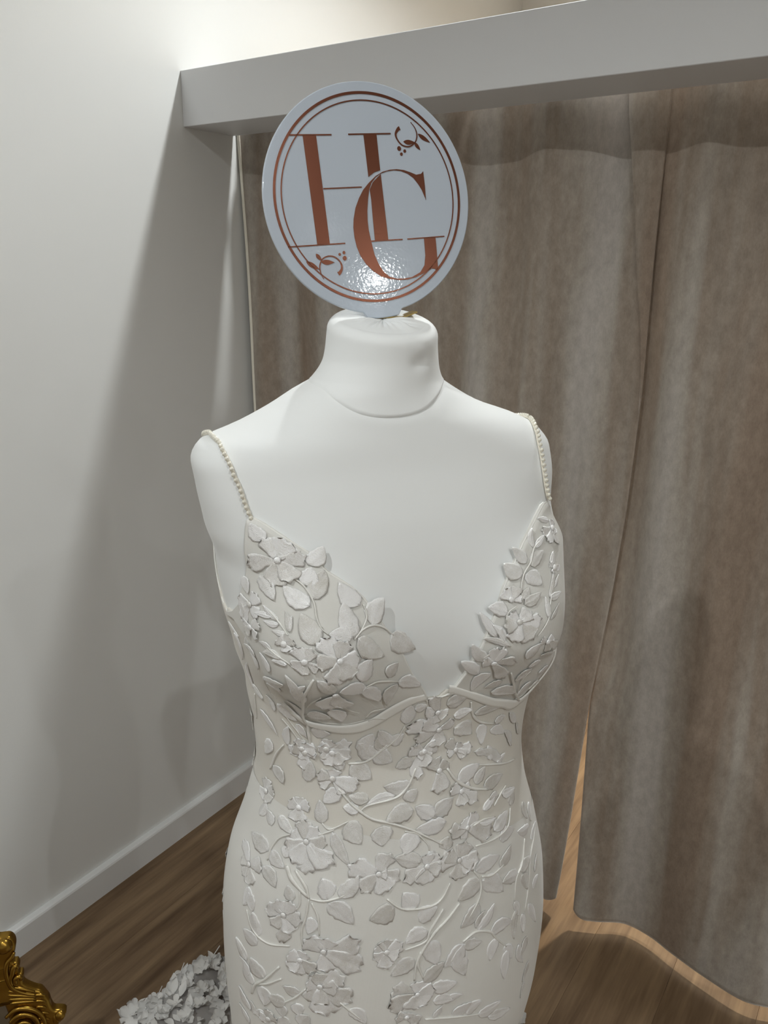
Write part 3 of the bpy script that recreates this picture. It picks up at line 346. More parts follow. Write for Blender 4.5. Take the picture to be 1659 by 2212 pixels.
TRAIN_FLOWERS=[[0.427,0.991,0.077,0.018],[0.443,1.008,0.08,0.0132],[0.478,1.014,0.091,0.0156],[0.466,0.969,0.087,0.0216],[0.477,0.958,0.077,0.0168],[0.486,0.987,0.084,0.0156],[0.447,0.925,0.085,0.0156],[0.461,0.933,0.078,0.0144],[0.485,0.91,0.09,0.0132],[0.448,0.904,0.077,0.0156],[0.47,0.887,0.083,0.0192],[0.518,0.903,0.085,0.0204],[0.507,0.929,0.084,0.0156],[0.513,0.947,0.087,0.0156],[0.542,0.946,0.09,0.0216],[0.563,0.918,0.094,0.018],[0.522,0.981,0.081,0.0168],[0.438,0.876,0.088,0.0168],[0.432,0.855,0.089,0.012],[0.39,0.84,0.081,0.0168],[0.405,0.817,0.075,0.0216],[0.445,0.829,0.094,0.018],[0.457,0.849,0.081,0.0156],[0.458,0.866,0.081,0.0144],[0.47,0.812,0.093,0.0168],[0.451,0.801,0.087,0.0156],[0.521,0.875,0.084,0.0156],[0.539,0.862,0.09,0.0144],[0.49,0.842,0.076,0.0144],[0.594,0.898,0.089,0.0168],[0.417,0.779,0.082,0.0156],[0.561,0.953,0.077,0.0156],[0.501,0.863,0.088,0.0144]]
DISC=[0.977,0.1227,0.0829,1.1084,0.7043,1.662,0.1094]

# ------------------------------------------------------------------ body surface  P(phi, z): phi 90 = front, 180 = viewer's left side
AX = (1.127, .706); PSI = math.radians(21)
ZK = np.array([0, .12, .25, .38, .50, .60, .70, .78, .86, .94, 1.0, 1.06, 1.11, 1.16, 1.21, 1.26, 1.31, 1.35, 1.385, 1.41, 1.43, 1.445, 1.46, 1.475, 1.49, 1.51, 1.53, 1.545])
AK = np.array([.34, .27, .20, .175, .175, .1952, .2068, .2105, .2069, .1928, .1741, .1637, .1694, .1858, .182, .1887, .1936, .1946, .1982, .1988, .188, .1559, .1195, .0927, .0692, .0605, .0584, .0582])
BFK = np.array([.30, .22, .15, .128, .125, .13, .135, .137, .133, .125, .115, .105, .100, .102, .104, .106, .104, .098, .088, .080, .075, .071, .067, .063, .060, .057, .056, .055])
BBK = np.array([.42, .30, .19, .155, .15, .16, .165, .165, .155, .13, .115, .105, .100, .103, .107, .110, .112, .110, .105, .098, .090, .082, .074, .068, .064, .061, .060, .059])
NK = np.array([2.1, 2.1, 2.1, 2.1, 2.1, 2.1, 2.1, 2.1, 2.1, 2.1, 2.1, 2.1, 2.1, 2.15, 2.25, 2.35, 2.5, 2.6, 2.7, 2.6, 2.4, 2.25, 2.1, 2., 2., 2., 2., 2.])
UK = np.array([0, 0, 0, 0, 0, .0029, .0102, .0111, .0094, .0063, .0081, .0129, .017, .027, .0118, .0079, .0078, -.0014, -.0033, -.0064, -.0094, -.0068, -.0125, -.0136, -.0095, -.0053, -.0042, -.0026])
def pchip(xk, yk, x):
    h = np.diff(xk); d = np.diff(yk)/h; m = np.zeros_like(yk); m[0] = d[0]; m[-1] = d[-1]
    for i in range(1, len(xk)-1):
        if d[i-1]*d[i] > 0:
            w1 = 2*h[i]+h[i-1]; w2 = h[i]+2*h[i-1]; m[i] = (w1+w2)/(w1/d[i-1]+w2/d[i])
    k = np.clip(np.searchsorted(xk, x)-1, 0, len(xk)-2); t = (x-xk[k])/h[k]
    return (2*t**3-3*t**2+1)*yk[k]+(t**3-2*t**2+t)*h[k]*m[k]+(-2*t**3+3*t**2)*yk[k+1]+(t**3-t**2)*h[k]*m[k+1]
_a = CAM_YAW+PSI
FV = np.array([math.sin(_a), -math.cos(_a)]); UV_ = np.array([-FV[1], FV[0]])
def surf(phi, z, off=0.0):
    phi, z, off = np.broadcast_arrays(np.asarray(phi, float), np.asarray(z, float), np.asarray(off, float))
    a = pchip(ZK, AK, z)+off; bf = pchip(ZK, BFK, z)+off; bb = pchip(ZK, BBK, z)+off; n = pchip(ZK, NK, z); uc = pchip(ZK, UK, z)
    r = np.radians(phi); c = np.cos(r); s = np.sin(r)
    u = a*np.sign(c)*np.abs(c)**(2/n); v = np.where(s >= 0, bf, bb)*np.sign(s)*np.abs(s)**(2/n)
    for sg, p0 in ((1, 54), (-1, 126)):
        dp = (phi-p0+180) % 360-180; dz = z-1.225
        g = .040*np.exp(-np.abs(dp/27)**2.4)*np.exp(-(dz/np.where(dz > 0, .085, .050))**2)
        v = v+g; u = u+sg*g*.35
    return np.stack([AX[0]+(u+uc)*UV_[0]+v*FV[0], AX[1]+(u+uc)*UV_[1]+v*FV[1], z], -1)
def normal(phi, z):
    d1 = surf(phi+.05, z)-surf(phi-.05, z); d2 = surf(phi, z+.0004)-surf(phi, z-.0004)
    n = np.cross(d2, d1); n /= np.linalg.norm(n, axis=-1, keepdims=True)
    return n
flip = lambda F: [f[::-1] for f in F]
def loft(phis, zrows, off):
    """zrows: (rows, cols) heights for every column"""
    P = surf(np.broadcast_to(phis, zrows.shape), zrows, off)
    return P.reshape(-1, 3)
tab = lambda x, pts: np.interp(x, [p[0] for p in pts], [p[1] for p in pts])

# ------------------------------------------------------------------ mannequin
man = empty('mannequin', (AX[0], AX[1], 0))
tag(man, 'white jersey covered dress form torso with a short neck wearing the lace gown', 'mannequin')
ph = np.linspace(0, 360, 241)[:-1]
dphi = np.abs((ph-92+180) % 360-180)
zs = 1.4586+.0285*(1-np.exp(-(dphi/38)**2))+.005*np.clip((dphi-75)/100, 0, 1)**2
rows = 170
t = np.linspace(0, 1, rows)[:, None]
ZR = .62+(zs[None, :]-.62)*t
offs = np.where(ZR > zs-.0022, -.0012-.0016*np.clip(1-(zs-ZR)/.0022, 0, 1), -.0012)
V = loft(ph, ZR, offs)
mk('torso', V, flip(grid_faces(rows, 240, True))+[tuple(range(239, -1, -1))], M['jersey'], man)
# neck: from the seam to the rounded rim
zt0 = (1.5345-.0110*np.sin(np.radians(ph)))[None, :]     # the neck is cut on a slant, lower in front
t = np.linspace(0, 1, 34)[:, None]
ZN = (zs-.0012)[None, :]+(zt0-zs[None, :]+.0012)*t
dn_ = (ph-64+180) % 360-180
on = .0016*np.exp(-((dn_[None, :]+2)/12)**2)*np.exp(-((zt0-.002-ZN)/.006)**2)-.0030*np.exp(-((dn_[None, :]-4)/11)**2)*np.exp(-((zt0-.016-ZN)/.007)**2)
on = on-.0008+.0003*np.exp(-t*8)-.0020*np.exp(-t/.012)
V = [p for p in loft(ph, ZN, on)]
base = np.array(V[-240:]); ctr = base.mean(0)
rim = []
for k in range(1, 9):
    a = k/8*math.pi/2; ins = .013*(1-math.cos(a)); up = .0125*math.sin(a)
    d = base-ctr; L = np.linalg.norm(d[:, :2], axis=1, keepdims=True)
    q = base.copy(); q[:, :2] -= d[:, :2]/L*ins; q[:, 2] += up
    rim.append(q)
allr = np.concatenate([np.array(V)]+rim)
mk('neck', allr, flip(grid_faces(34+8, 240, True)), M['jersey'], man)
# neck cap with the gathered cloth
e0 = rim[-1]; rings = []
th = np.radians(ph)
for k in range(0, 26):
    r = 1-k/25*.985
    q = ctr+(e0-ctr)*np.array([r, r, 1])[None, :]
    wr = (np.sin(th*17+3*np.sin(th*2))+.7*np.sin(th*29+1.3))*.5
    amp = .0020*math.exp(-((r-.35)/.3)**2)
    zm = e0[:, 2].mean(); q[:, 2] = zm+(e0[:, 2]-zm)*r+.0030*(1-r**2)+amp*wr-.0034*math.exp(-(r/.40)**2)
    # one thick fold running to the front right rim
    dd = (ph-62-14*(1-r)+180) % 360-180
    q[:, 2] += .0042*np.exp(-(dd/13)**2)*math.exp(-((r-.62)/.34)**2)*(1-r**4)
    q[:, 2] -= .0028*np.exp(-((dd+24)/12)**2)*math.exp(-((r-.6)/.3)**2)*(1-r**4)
    rings.append(q)
mk('neck_cap', np.concatenate(rings), flip(grid_faces(26, 240, True))+[tuple(25*240+k for k in range(240))], M['jersey'], man)
def lathe(prof, n=32, cx=0, cy=0):
    V = [(cx+r*math.cos(2*math.pi*k/n), cy+r*math.sin(2*math.pi*k/n), z) for r, z in prof for k in range(n)]
    return V, grid_faces(len(prof), n, True)+[tuple(range(n-1, -1, -1)), tuple((len(prof)-1)*n+k for k in range(n))]
V, F = lathe([(.017, .024), (.017, .63)], 24, *AX); mk('stand_pole', V, F, M['steel'], man)
V, F = lathe([(.14, .0), (.14, .008), (.12, .016), (.03, .022), (.022, .05)], 40, *AX); mk('stand_base', V, F, M['steel'], man)

# ------------------------------------------------------------------ gown
gown = empty('wedding_gown', (AX[0], AX[1], 0))
tag(gown, 'ivory wedding gown with pearl straps and embroidered leaf lace on the dress form', 'dress')
ZNECK_L = [(94.5, 1.166), (95.25, 1.1915), (97.75, 1.2314), (100.75, 1.257), (105, 1.2875), (109.25, 1.306), (115.75, 1.3224), (119.5, 1.3409), (126.75, 1.3558), (133, 1.367), (137, 1.372), (139.5, 1.3705), (141, 1.3643), (146.75, 1.3259), (152, 1.3011), (156.5, 1.2804), (162.75, 1.2676), (172, 1.258)]
ZNECK_R = [(9, 1.258), (18, 1.2676), (24.3, 1.2804), (28.8, 1.3011), (34, 1.3259), (39, 1.352), (41.5, 1.3575), (45, 1.356), (52.25, 1.3444), (63, 1.3252), (68, 1.3089), (72.5, 1.2854), (75.75, 1.2541), (78.75, 1.2242), (82.5, 1.1929), (85, 1.1809), (88, 1.1690), (89, 1.167)]
ZUND_L = [(94.5, 1.161), (99, 1.163), (103, 1.158), (108, 1.153), (113, 1.145), (121, 1.139), (130, 1.141), (137, 1.1475), (148, 1.1775), (150.5, 1.21), (154.5, 1.238), (163, 1.258), (172, 1.257)]
ZUND_R = [(9, 1.257), (18, 1.258), (25, 1.238), (30, 1.205), (33, 1.178), (40, 1.140), (48, 1.1235), (55, 1.1235), (62, 1.1305), (71, 1.142), (76, 1.149), (83, 1.160), (88, 1.166), (89, 1.1665)]
zhem_b = lambda p: .997-.045*np.cos(np.radians(p))*np.where(np.sin(np.radians(p)) > -.2, 1, .3)
def ztop_body(p):
    p = np.asarray(p) % 360
    back = [(172, 1.2565), (180, 1.262), (186, 1.285), (195, 1.318), (205, 1.345), (218, 1.368), (224, 1.371), (232, 1.35), (245, 1.28), (270, 1.235), (295, 1.28), (308, 1.35), (316, 1.371), (322, 1.368), (335, 1.345), (345, 1.318), (354, 1.285), (360, 1.262)]
    pts = [(0, 1.262)]+[(a, b+.006) for a, b in ZUND_R]+[(91, 1.1655)]+[(a, b+.006) for a, b in ZUND_L]+back
    return tab(p, pts)
NC = 420
pb = np.linspace(0, 360, NC+1)[:-1]
top = ztop_body(pb); low = zhem_b(pb); nr = 60
t = np.linspace(0, 1, nr)[:, None]
ZB = low[None, :]-.004+(top-low+.004)[None, :]*t
V = loft(pb, ZB, .0013+.0*ZB)
# hem lip folded to the body so the cloth has thickness at its upper edge
lip = loft(pb, ZB[-1:], -.0016+0*ZB[-1:])
mk('bodice', np.concatenate([V, lip]), flip(grid_faces(nr+1, NC, True)), M['bodice'], gown)
# skirt
nr = 150
t = np.linspace(0, 1, nr)[:, None]
ZS = .004+(low-.004)[None, :]*t
wav = np.clip((.45-ZS)/.45, 0, 1)**1.5*.03*np.sin(np.radians(pb)*9+.6)[None, :]
V = loft(pb, ZS, .0018+wav)
mk('skirt', V, flip(grid_faces(nr, NC, True)), M['skirt'], gown)
# cups
def cup(zn, zu):
    p0, p1 = zn[0][0], zn[-1][0]
    base = np.linspace(p0, p1, 90)
    ps = np.unique(np.concatenate([base, [a for a, _ in zn]]))
    zt = tab(ps, zn); zb = np.minimum(tab(ps, zu), zt-.0008)
    nr = 40; t = np.linspace(0, 1, nr)[:, None]
    Z = zb[None, :]+(zt-zb)[None, :]*t
    edge = np.minimum(1, np.minimum(t*6, 1+0*t))
    off = .0034*edge+.0006
    V = loft(ps, Z, off+0*Z)
    lip = loft(ps, Z[-1:], -.0016+0*Z[-1:])
    return mk('cup', np.concatenate([V, lip]), flip(grid_faces(nr+1, len(ps))), M['cup'], gown)
cup(ZNECK_L, ZUND_L); cup(ZNECK_R, ZUND_R)
# satin underbust bands
def band(top, bot, n=60):
    tp = catmull(top, 10); bt = catmull(bot, 10)
    def res(c, n):
        d = np.r_[0, np.cumsum(np.linalg.norm(np.diff(c*np.array([.0025, 1])[None, :], axis=0), axis=1))]
        return np.stack([np.interp(np.linspace(0, d[-1], n), d, c[:, k]) for k in (0, 1)], 1)
    tp, bt = res(tp, n), res(bt, n); m = 9; V = []
    for j in range(m):
        s = j/(m-1); q = tp*(1-s)+bt*s; x = 2*s-1
        V.append(surf(q[:, 0], q[:, 1], .0032+.0016*math.sqrt(max(0, 1-x**4))))
    return mk('underbust_band', np.concatenate(V), flip(grid_faces(m, n)), M['satin'], gown)
band([(95.2, 1.1750), (99, 1.1735), (103.25, 1.1695), (108, 1.1617), (113.5, 1.1503), (121, 1.1446), (129.75, 1.1456), (138, 1.1510), (146, 1.170)],
     [(94.6, 1.1655), (99, 1.1631), (105.25, 1.1524), (110.25, 1.1424), (115.75, 1.1345), (122.5, 1.1332), (129, 1.1365), (138, 1.1440), (147.5, 1.167)])
band([(30, 1.187), (36, 1.154), (42, 1.1365), (48.25, 1.1290), (55, 1.1300), (63, 1.1385), (71, 1.1474), (80.25, 1.1631), (86.5, 1.1773), (88, 1.180)],
     [(29, 1.183), (35, 1.147), (42, 1.1260), (50, 1.1183), (56, 1.1190), (62.5, 1.1275), (72.5, 1.1396), (83.25, 1.1588), (88.4, 1.1690), (89, 1.169)])
# satin trim along the V neckline
def trim(pts, name, off=.0022, r=.0011):
    q = catmull(pts, 6); P = surf(q[:, 0], q[:, 1], off); Nn = normal(q[:, 0], q[:, 1])
    V, F = tube(P, r, 6, Nn, .8); return mk(name, V, F, M['satin'], gown)
trim([p for p in ZNECK_L[:11]], 'neckline_trim'); trim([p for p in ZNECK_R[6:]], 'neckline_trim')
trim([(88.6, 1.1665), (91, 1.1650), (94.6, 1.1660)], 'neckline_trim')
trim([p for p in ZNECK_L[11:]]+[(180, 1.262), (186, 1.285), (195, 1.318), (205, 1.345), (218, 1.368)], 'armhole_trim', .0004, .0011)
trim([(322, 1.368), (335, 1.345), (345, 1.318), (354, 1.285), (360, 1.262)]+[(a+360, z) for a, z in ZNECK_R[:6]], 'armhole_trim', .0004, .0011)

# pearl straps: cream cord with pearls, over the shoulder to the back
pearl_bm = bmesh.new(); bmesh.ops.create_uvsphere(pearl_bm, u_segments=14, v_segments=9, radius=1)
pearl_me = bpy.data.meshes.new('pearl'); pearl_bm.to_mesh(pearl_me); pearl_bm.free()
pearl_me.polygons.foreach_set('use_smooth', [True]*len(pearl_me.polygons)); pearl_me.materials.append(M['pearl'])
for path in STRAPS:
    mir = lambda p: (360-p if p > 90 else -p)
    sgn = 1 if path[-1][0] > 90 else -1
    back = [(222, 1.372), (219, 1.395), (215, 1.412), (208, 1.427)] if sgn > 0 else [(-42, 1.372), (-39, 1.395), (-35, 1.412), (-28, 1.427)]
    q = catmull([p for p in path]+back[::-1], 8)
    P = surf(q[:, 0], q[:, 1], .0012); Nn = normal(q[:, 0], q[:, 1])
    # light smoothing keeps the cord from kinking where the shoulder turns
    for _ in range(12):
        P[1:-1] = P[1:-1]*.5+(P[:-2]+P[2:])*.25
    d = np.r_[0, np.cumsum(np.linalg.norm(np.diff(P, axis=0), axis=1))]
    n = int(d[-1]/.0054)
    s = np.linspace(.0022, d[-1]-.002, n)
    Pp = np.stack([np.interp(s, d, P[:, k]) for k in range(3)], 1); Np = np.stack([np.interp(s, d, Nn[:, k]) for k in range(3)], 1)
    Np /= np.linalg.norm(Np, axis=1, keepdims=True)
    V, F = tube(Pp, .0019, 8, Np, .5)
    st = mk('strap', V, F, M['cream'], gown)
    for a, nn in zip(Pp, Np):
        o = bpy.data.objects.new('pearl', pearl_me); C.objects.link(o); o.parent = st
        o.location = Vector(a+nn*.0022); r = .00222*random.uniform(.95, 1.06); o.scale = (r, r, r)

# ------------------------------------------------------------------ embroidered lace
def metric(phi, z):
    d1 = (surf(phi+.2, z)-surf(phi-.2, z))/.4; d2 = (surf(phi, z+.0005)-surf(phi, z-.0005))/.001
    return d1, d2
def COVER(phi, z):
    on_cup = (94.5 < phi < 165 and z > tab(phi, ZUND_L)+.004) or (15 < phi < 89 and z > tab(phi, ZUND_R)+.004)
    return .0049 if on_cup else .0021
def lace_blade(name, b, tip, width, parent, mat, kind, lift=None):
    """an embroidered leaf or petal that follows the gown surface; (phi, z) base and tip"""
    b = np.array(b, float); tip = np.array(tip, float)
    ns, nt = (11, 9) if kind == 'leaf' else (9, 9)
    d1, d2 = metric((b[0]+tip[0])/2, (b[1]+tip[1])/2)
    e1 = max(np.linalg.norm(d1), .0007); e2 = min(max(np.linalg.norm(d2), .5), 1.9)
    dv = np.array([(tip[0]-b[0])*e1, (tip[1]-b[1])*e2]); L = np.linalg.norm(dv)+1e-6
    dv /= L; pv = np.array([-dv[1], dv[0]])
    L = max(L, .006); width *= 1.12 if kind == 'leaf' else 1.2; L *= 1.06
    s = np.linspace(0, 1, ns)[:, None]; t = np.linspace(-1, 1, nt)[None, :]
    if kind == 'leaf':
        prof = np.sin(math.pi*s**.82)**.75*(1-.25*s)+.02
        prof = prof/prof.max()
    else:
        prof = (.20+.8*s**.85)*np.sqrt(np.clip(1-(np.clip(s-.62, 0, 1)/.40)**2.4, 0, 1))+.03
        prof = prof/prof.max()
    sd = rng.random(4)*6.28
    jag = 1+.05*np.sin(s*21+sd[0])+.05*np.sin(s*37+sd[1])*np.sign(t)
    bend = .10*math.sin(sd[2])*np.sin(math.pi*s)
    lat = t*width/2*prof*jag + bend*L
    along = s*L + 0*t
    if kind == 'petal':     # notched, wavy outer edge
        along = along + s**6*L*.07*np.cos(t*4.5+sd[3]) - s**4*L*.10*(np.abs(t)**2)
    ph_ = b[0]+(along*dv[0]+lat*pv[0])/e1; z_ = b[1]+(along*dv[1]+lat*pv[1])/e2
    at = np.abs(t)+0*s
    rim = np.exp(-((at-.86)/.12)**2)*.00032
    rimtip = np.exp(-((s-.97)/.06)**2)*.0002
    mid = np.exp(-(t/.16)**2)*(.00045 if kind == 'leaf' else -.0002)*(1-s*.6)
    dome = .0003*(1-at**2)
    tilt = (rng.random()-.5)*.0014*t
    curl = (lift if lift is not None else rng.random()*.0010)*s**2
    c0 = COVER(b[0], b[1])+rng.random()*.0006
    off = c0+rim+rimtip+mid+dome+tilt+curl
    P = surf(ph_, z_, 0.0); Nn = normal(ph_, z_)
    top = P+Nn*off[..., None]
    # closed edge: a rim ring dropped towards the cloth
    V = top.reshape(-1, 3)
    uvs = np.stack([along*.82+np.abs(lat)*.57, -along*.57+np.abs(lat)*.82], -1).reshape(-1, 2)+rng.random(2)*3
    ringi = [j for j in range(nt)]+[i*nt+nt-1 for i in range(1, ns)]+[(ns-1)*nt+j for j in range(nt-2, -1, -1)]+[i*nt for i in range(ns-2, 0, -1)]
    low = V[ringi]-Nn.reshape(-1, 3)[ringi]*.0005
    n0 = len(V); F = grid_faces(ns, nt); k = len(ringi)
    for i in range(k): F.append((ringi[(i+1) % k], ringi[i], n0+i, n0+(i+1) % k))
    a = V[F[0][1]]-V[F[0][0]]; bb = V[F[0][3]]-V[F[0][0]]
    mid_f = F[(ns//2)*(nt-1)+nt//2]
    fn = np.cross(V[mid_f[1]]-V[mid_f[0]], V[mid_f[3]]-V[mid_f[0]])
    if fn@Nn[ns//2, nt//2] < 0: F = [f[::-1] for f in F]
    return mk(name, np.concatenate([V, low]), F, mat, parent, True, np.concatenate([uvs, uvs[ringi]]))
for l in LEAVES:
    lace_blade('leaf', l[0:2], l[2:4], l[4], gown, M['leaf'], 'leaf')
for fl_ in FLOWERS:
    cph, cz = fl_[0], fl_[1]
    d1, d2 = metric(cph, cz)
    cen = surf(cph, cz, 0.0); nn = normal(cph, cz)
    e1 = Vector(d1).normalized(); e2 = Vector(np.cross(nn, np.array(e1))).normalized()
    V = []; rr = .0034
    for k in range(5):
        a = k/4*math.pi/2
        for j in range(10):
            th_ = 2*math.pi*j/10; w_ = rr*math.cos(a)*(1+.18*math.sin(5*th_))
            V.append(Vector(cen+nn*(COVER(cph, cz)+.0012+.0014*math.sin(a)))+e1*(w_*math.cos(th_))+e2*(w_*math.sin(th_)))
    fo = mk('flower', V, grid_faces(5, 10, True), M['petal'], gown, True, [(p.x*.8+p.z, p.y-p.z) for p in V])
    for pt in fl_[2]:
        # petals start a little away from the centre
        b = np.array([cph, cz])*.92+np.array(pt[:2])*.08
        lace_blade('petal', b, pt[:2], pt[2], fo, M['petal'], 'petal', rng.random()*.0014)
for wd, pts in STEMS:
    q = catmull(pts, 6); c0 = COVER(*pts[0])+.0004
    P = surf(q[:, 0], q[:, 1], 0.0); Nn = normal(q[:, 0], q[:, 1]); n = len(P)
    P = P+Nn*c0
    s = np.linspace(0, 1, n)
    rad = wd/2*(.55+.45*np.sin(math.pi*np.clip(s*.9+.12, 0, 1)))*(1+.10*np.sin(s*90))
    V, F = tube(P, list(rad), 7, Nn, .8); mk('stem', V, F, M['cord'], gown)
# the lace runs on round the sides and back: sprays too far round to pick apart
V = []; F = []
def spray(name):
    Vs = []; Fs = []
    for k in range(420):
        a, z = (random.uniform(190, 350), random.uniform(.55, 1.22)) if k < 240 else (random.uniform(0, 360), random.uniform(.12, .66))
        L = random.uniform(.016, .026); th_ = random.uniform(0, 6.28); wd = L*random.uniform(.5, .7)
        d1, d2 = metric(a, z); e1 = np.linalg.norm(d1)
        n0 = len(Vs); ss = np.linspace(0, 1, 6); prof = np.sin(math.pi*np.clip(ss, .04, .97)**.85)
        for s_, w_ in zip(ss, prof):
            for t_ in (-1, 0, 1):
                al = s_*L; la = t_*w_*wd/2
                pp = a+(al*math.cos(th_)-la*math.sin(th_))/e1; zz = z+al*math.sin(th_)+la*math.cos(th_)
                wv = max(0, (.45-zz)/.45)**1.5*.03*math.sin(math.radians(pp)*9+.6)
                Vs.append(surf(pp, zz, .0028+wv+(.0010 if t_ == 0 else 0)))
        Fs += [tuple(x) for x in grid_faces(6, 3, False, n0)]
    o = mk(name, Vs, Fs, M['cord'], gown); o['kind'] = 'stuff'
spray('lace_spray')

# ------------------------------------------------------------------ round sign standing on the neck
dy, dt, dr = DISC[:3]; DC = Vector(DISC[3:6]); DR = DISC[6]
_X = Vector((math.cos(dy), math.sin(dy), 0)); _n = Vector((math.sin(dy)*math.cos(dt), -math.cos(dy)*math.cos(dt), math.sin(dt))); _Y = _n.cross(_X)
SX = _X*math.cos(dr)+_Y*math.sin(dr); SY = -_X*math.sin(dr)+_Y*math.cos(dr); SN = _n
def sp(x, y, h=0): return DC+SX*x+SY*y+SN*h
sign = empty('round_sign', sp(0, -DR))
tag(sign, 'round glossy white sign with rose gold letters HG, standing upright on the mannequin neck', 'sign')
# panel: disc with a slotted foot tab and soft edges
tabx = [(-.012, -DR), ]
outl = []
for k in range(160):
    a = -math.pi/2+2*math.pi*k/160
    x, y = DR*math.cos(a), DR*math.sin(a)
    if y < 0 and -.0175 < x < .0185: y -= .0052
    outl.append((x, y))
T = .0036
prof = [(0, -.0008), (.0007, -.0001), (.0012, 0)]
V = []; F = []
def sc(o, d):
    L = math.hypot(*o); return (o[0]*(L-d)/L, o[1]*(L-d)/L)
layers = [(.0010, -T), (0, -T+.0010), (0, -.0010), (.0003, -.0003), (.0010, 0)]
for d, h in layers:
    for o in outl: V.append(sp(*sc(o, d), h))
F = grid_faces(len(layers), 160, True); F.append(tuple(range(159, -1, -1)))
n0 = len(V)
# face as rings so the gloss shades evenly
for o in outl: V.append(sp(o[0]*.97, o[1]*.97, 0))
V.append(sp(0, 0, 0))
for k in range(160):
    a, b = 4*160+k, 4*160+(k+1) % 160
    F.append((a, b, n0+(k+1) % 160, n0+k)); F.append((n0+k, n0+(k+1) % 160, n0+160))
mk('panel', V, F, M['board'], sign, False)
FH = .0005
from mathutils.geometry import tessellate_polygon
def foil_poly(bm, pts):
    # thin raised foil: top cap and side walls
    top = [bm.verts.new(sp(x, y, FH)) for x, y in pts]; bot = [bm.verts.new(sp(x, y, .0)) for x, y in pts]
    area = sum(pts[i][0]*pts[(i+1) % len(pts)][1]-pts[(i+1) % len(pts)][0]*pts[i][1] for i in range(len(pts)))
    for i in range(len(pts)):
        j = (i+1) % len(pts); q = (bot[i], bot[j], top[j], top[i]); bm.faces.new(q if area > 0 else q[::-1])
    for tri in tessellate_polygon([[Vector((x, y, 0)) for x, y in pts]]):
        a, b, c = (pts[i] for i in tri)
        ccw = (b[0]-a[0])*(c[1]-a[1])-(b[1]-a[1])*(c[0]-a[0]) > 0
        bm.faces.new([top[i] for i in (tri if ccw else tri[::-1])])
def strip(a, b, wd):
    a = np.array(a); b = np.array(b); d = (b-a)/np.linalg.norm(b-a); p = np.array([-d[1], d[0]])*wd/2
    return [tuple(a-p), tuple(b-p), tuple(b+p), tuple(a+p)]
bm = bmesh.new()
for k in ('hl', 'hr', 'hr2'): foil_poly(bm, FOIL[k])
for i in (0, 1, 2, 3, 5): foil_poly(bm, strip(*FOIL_LINES[i]))
bm_obj('letter_h', bm, M['foil'], sign)
bm = bmesh.new(); foil_poly(bm, FOIL['g']); foil_poly(bm, strip(*FOIL_LINES[4])); bm_obj('letter_g', bm, M['foil'], sign)
for r0, r1 in ((.0968, .0993), (.0906, .0918)):
    V = []; n = 180
    for r, h in ((r0, 0), (r0, FH), (r1, FH), (r1, 0)):
        for k in range(n): V.append(sp(r*math.cos(2*math.pi*k/n), r*math.sin(2*math.pi*k/n)+.0008, h))
    mk('foil_ring', V, [f[::-1] for f in grid_faces(4, n, True)], M['foil'], sign, False)
def ribbon(pts, wd):
    q = catmull([(p[0], p[1], w_) for p, w_ in zip(pts, wd)], 6)
    l = []; r = []
    for i in range(len(q)):
        d = q[min(i+1, len(q)-1)][:2]-q[max(i-1, 0)][:2]; d = d/np.linalg.norm(d); p = np.array([-d[1], d[0]])*q[i][2]/2
        l.append(tuple(q[i][:2]+p)); r.append(tuple(q[i][:2]-p))
    return r+l[::-1]
def leaf_poly(a, b, wd):
    a = np.array(a); b = np.array(b); d = b-a; p = np.array([-d[1], d[0]])/np.linalg.norm(d)*wd/2
    s = np.linspace(0, 1, 12); o = []
    for x in s: o.append(tuple(a+d*x-p*math.sin(math.pi*x**.8)*(1 if 0 < x < 1 else 0)))
    for x in s[-2:0:-1]: o.append(tuple(a+d*x+p*.8*math.sin(math.pi*x**.8)))
    return o
for g_ in range(2):
    bm = bmesh.new(); foil_poly(bm, ribbon(*VINES[g_]))
    for l in VINE_LEAVES[g_*3:g_*3+3]: foil_poly(bm, leaf_poly(*l))
    for x, y, r in DOTS[g_*3:g_*3+3]: foil_poly(bm, [(x+r*math.cos(k*math.pi/8), y+r*1.1*math.sin(k*math.pi/8)) for k in range(16)])
    bm_obj('foil_vine', bm, M['foil'], sign)
# brass foot plate the panel is slotted into
bm = bmesh.new()
o_ = sp(.004, -DR-.0046, -.002)
hx = Vector((SX.x, SX.y, 0)).normalized(); hn = Vector((SN.x, SN.y, 0)).normalized()
def foot(x0, x1, y0, y1, z0, z1, tilt=0):
    vs = []
    for z in (z0, z1):
        for x, y in ((x0, y0), (x1, y0), (x1, y1), (x0, y1)):
            vs.append(bm.verts.new(o_+hx*x+hn*y+Vector((0, 0, z+tilt*(x-x0)))))
    for f in ((3, 2, 1, 0), (4, 5, 6, 7), (0, 1, 5, 4), (1, 2, 6, 5), (2, 3, 7, 6), (3, 0, 4, 7)): bm.faces.new([vs[i] for i in f])
foot(-.012, .020, -.012, .001, -.0012, .0004)
foot(.018, .033, -.010, .0035, -.0010, .0006, .32)
bm_obj('foot_plate', bm, M['brass'], sign)

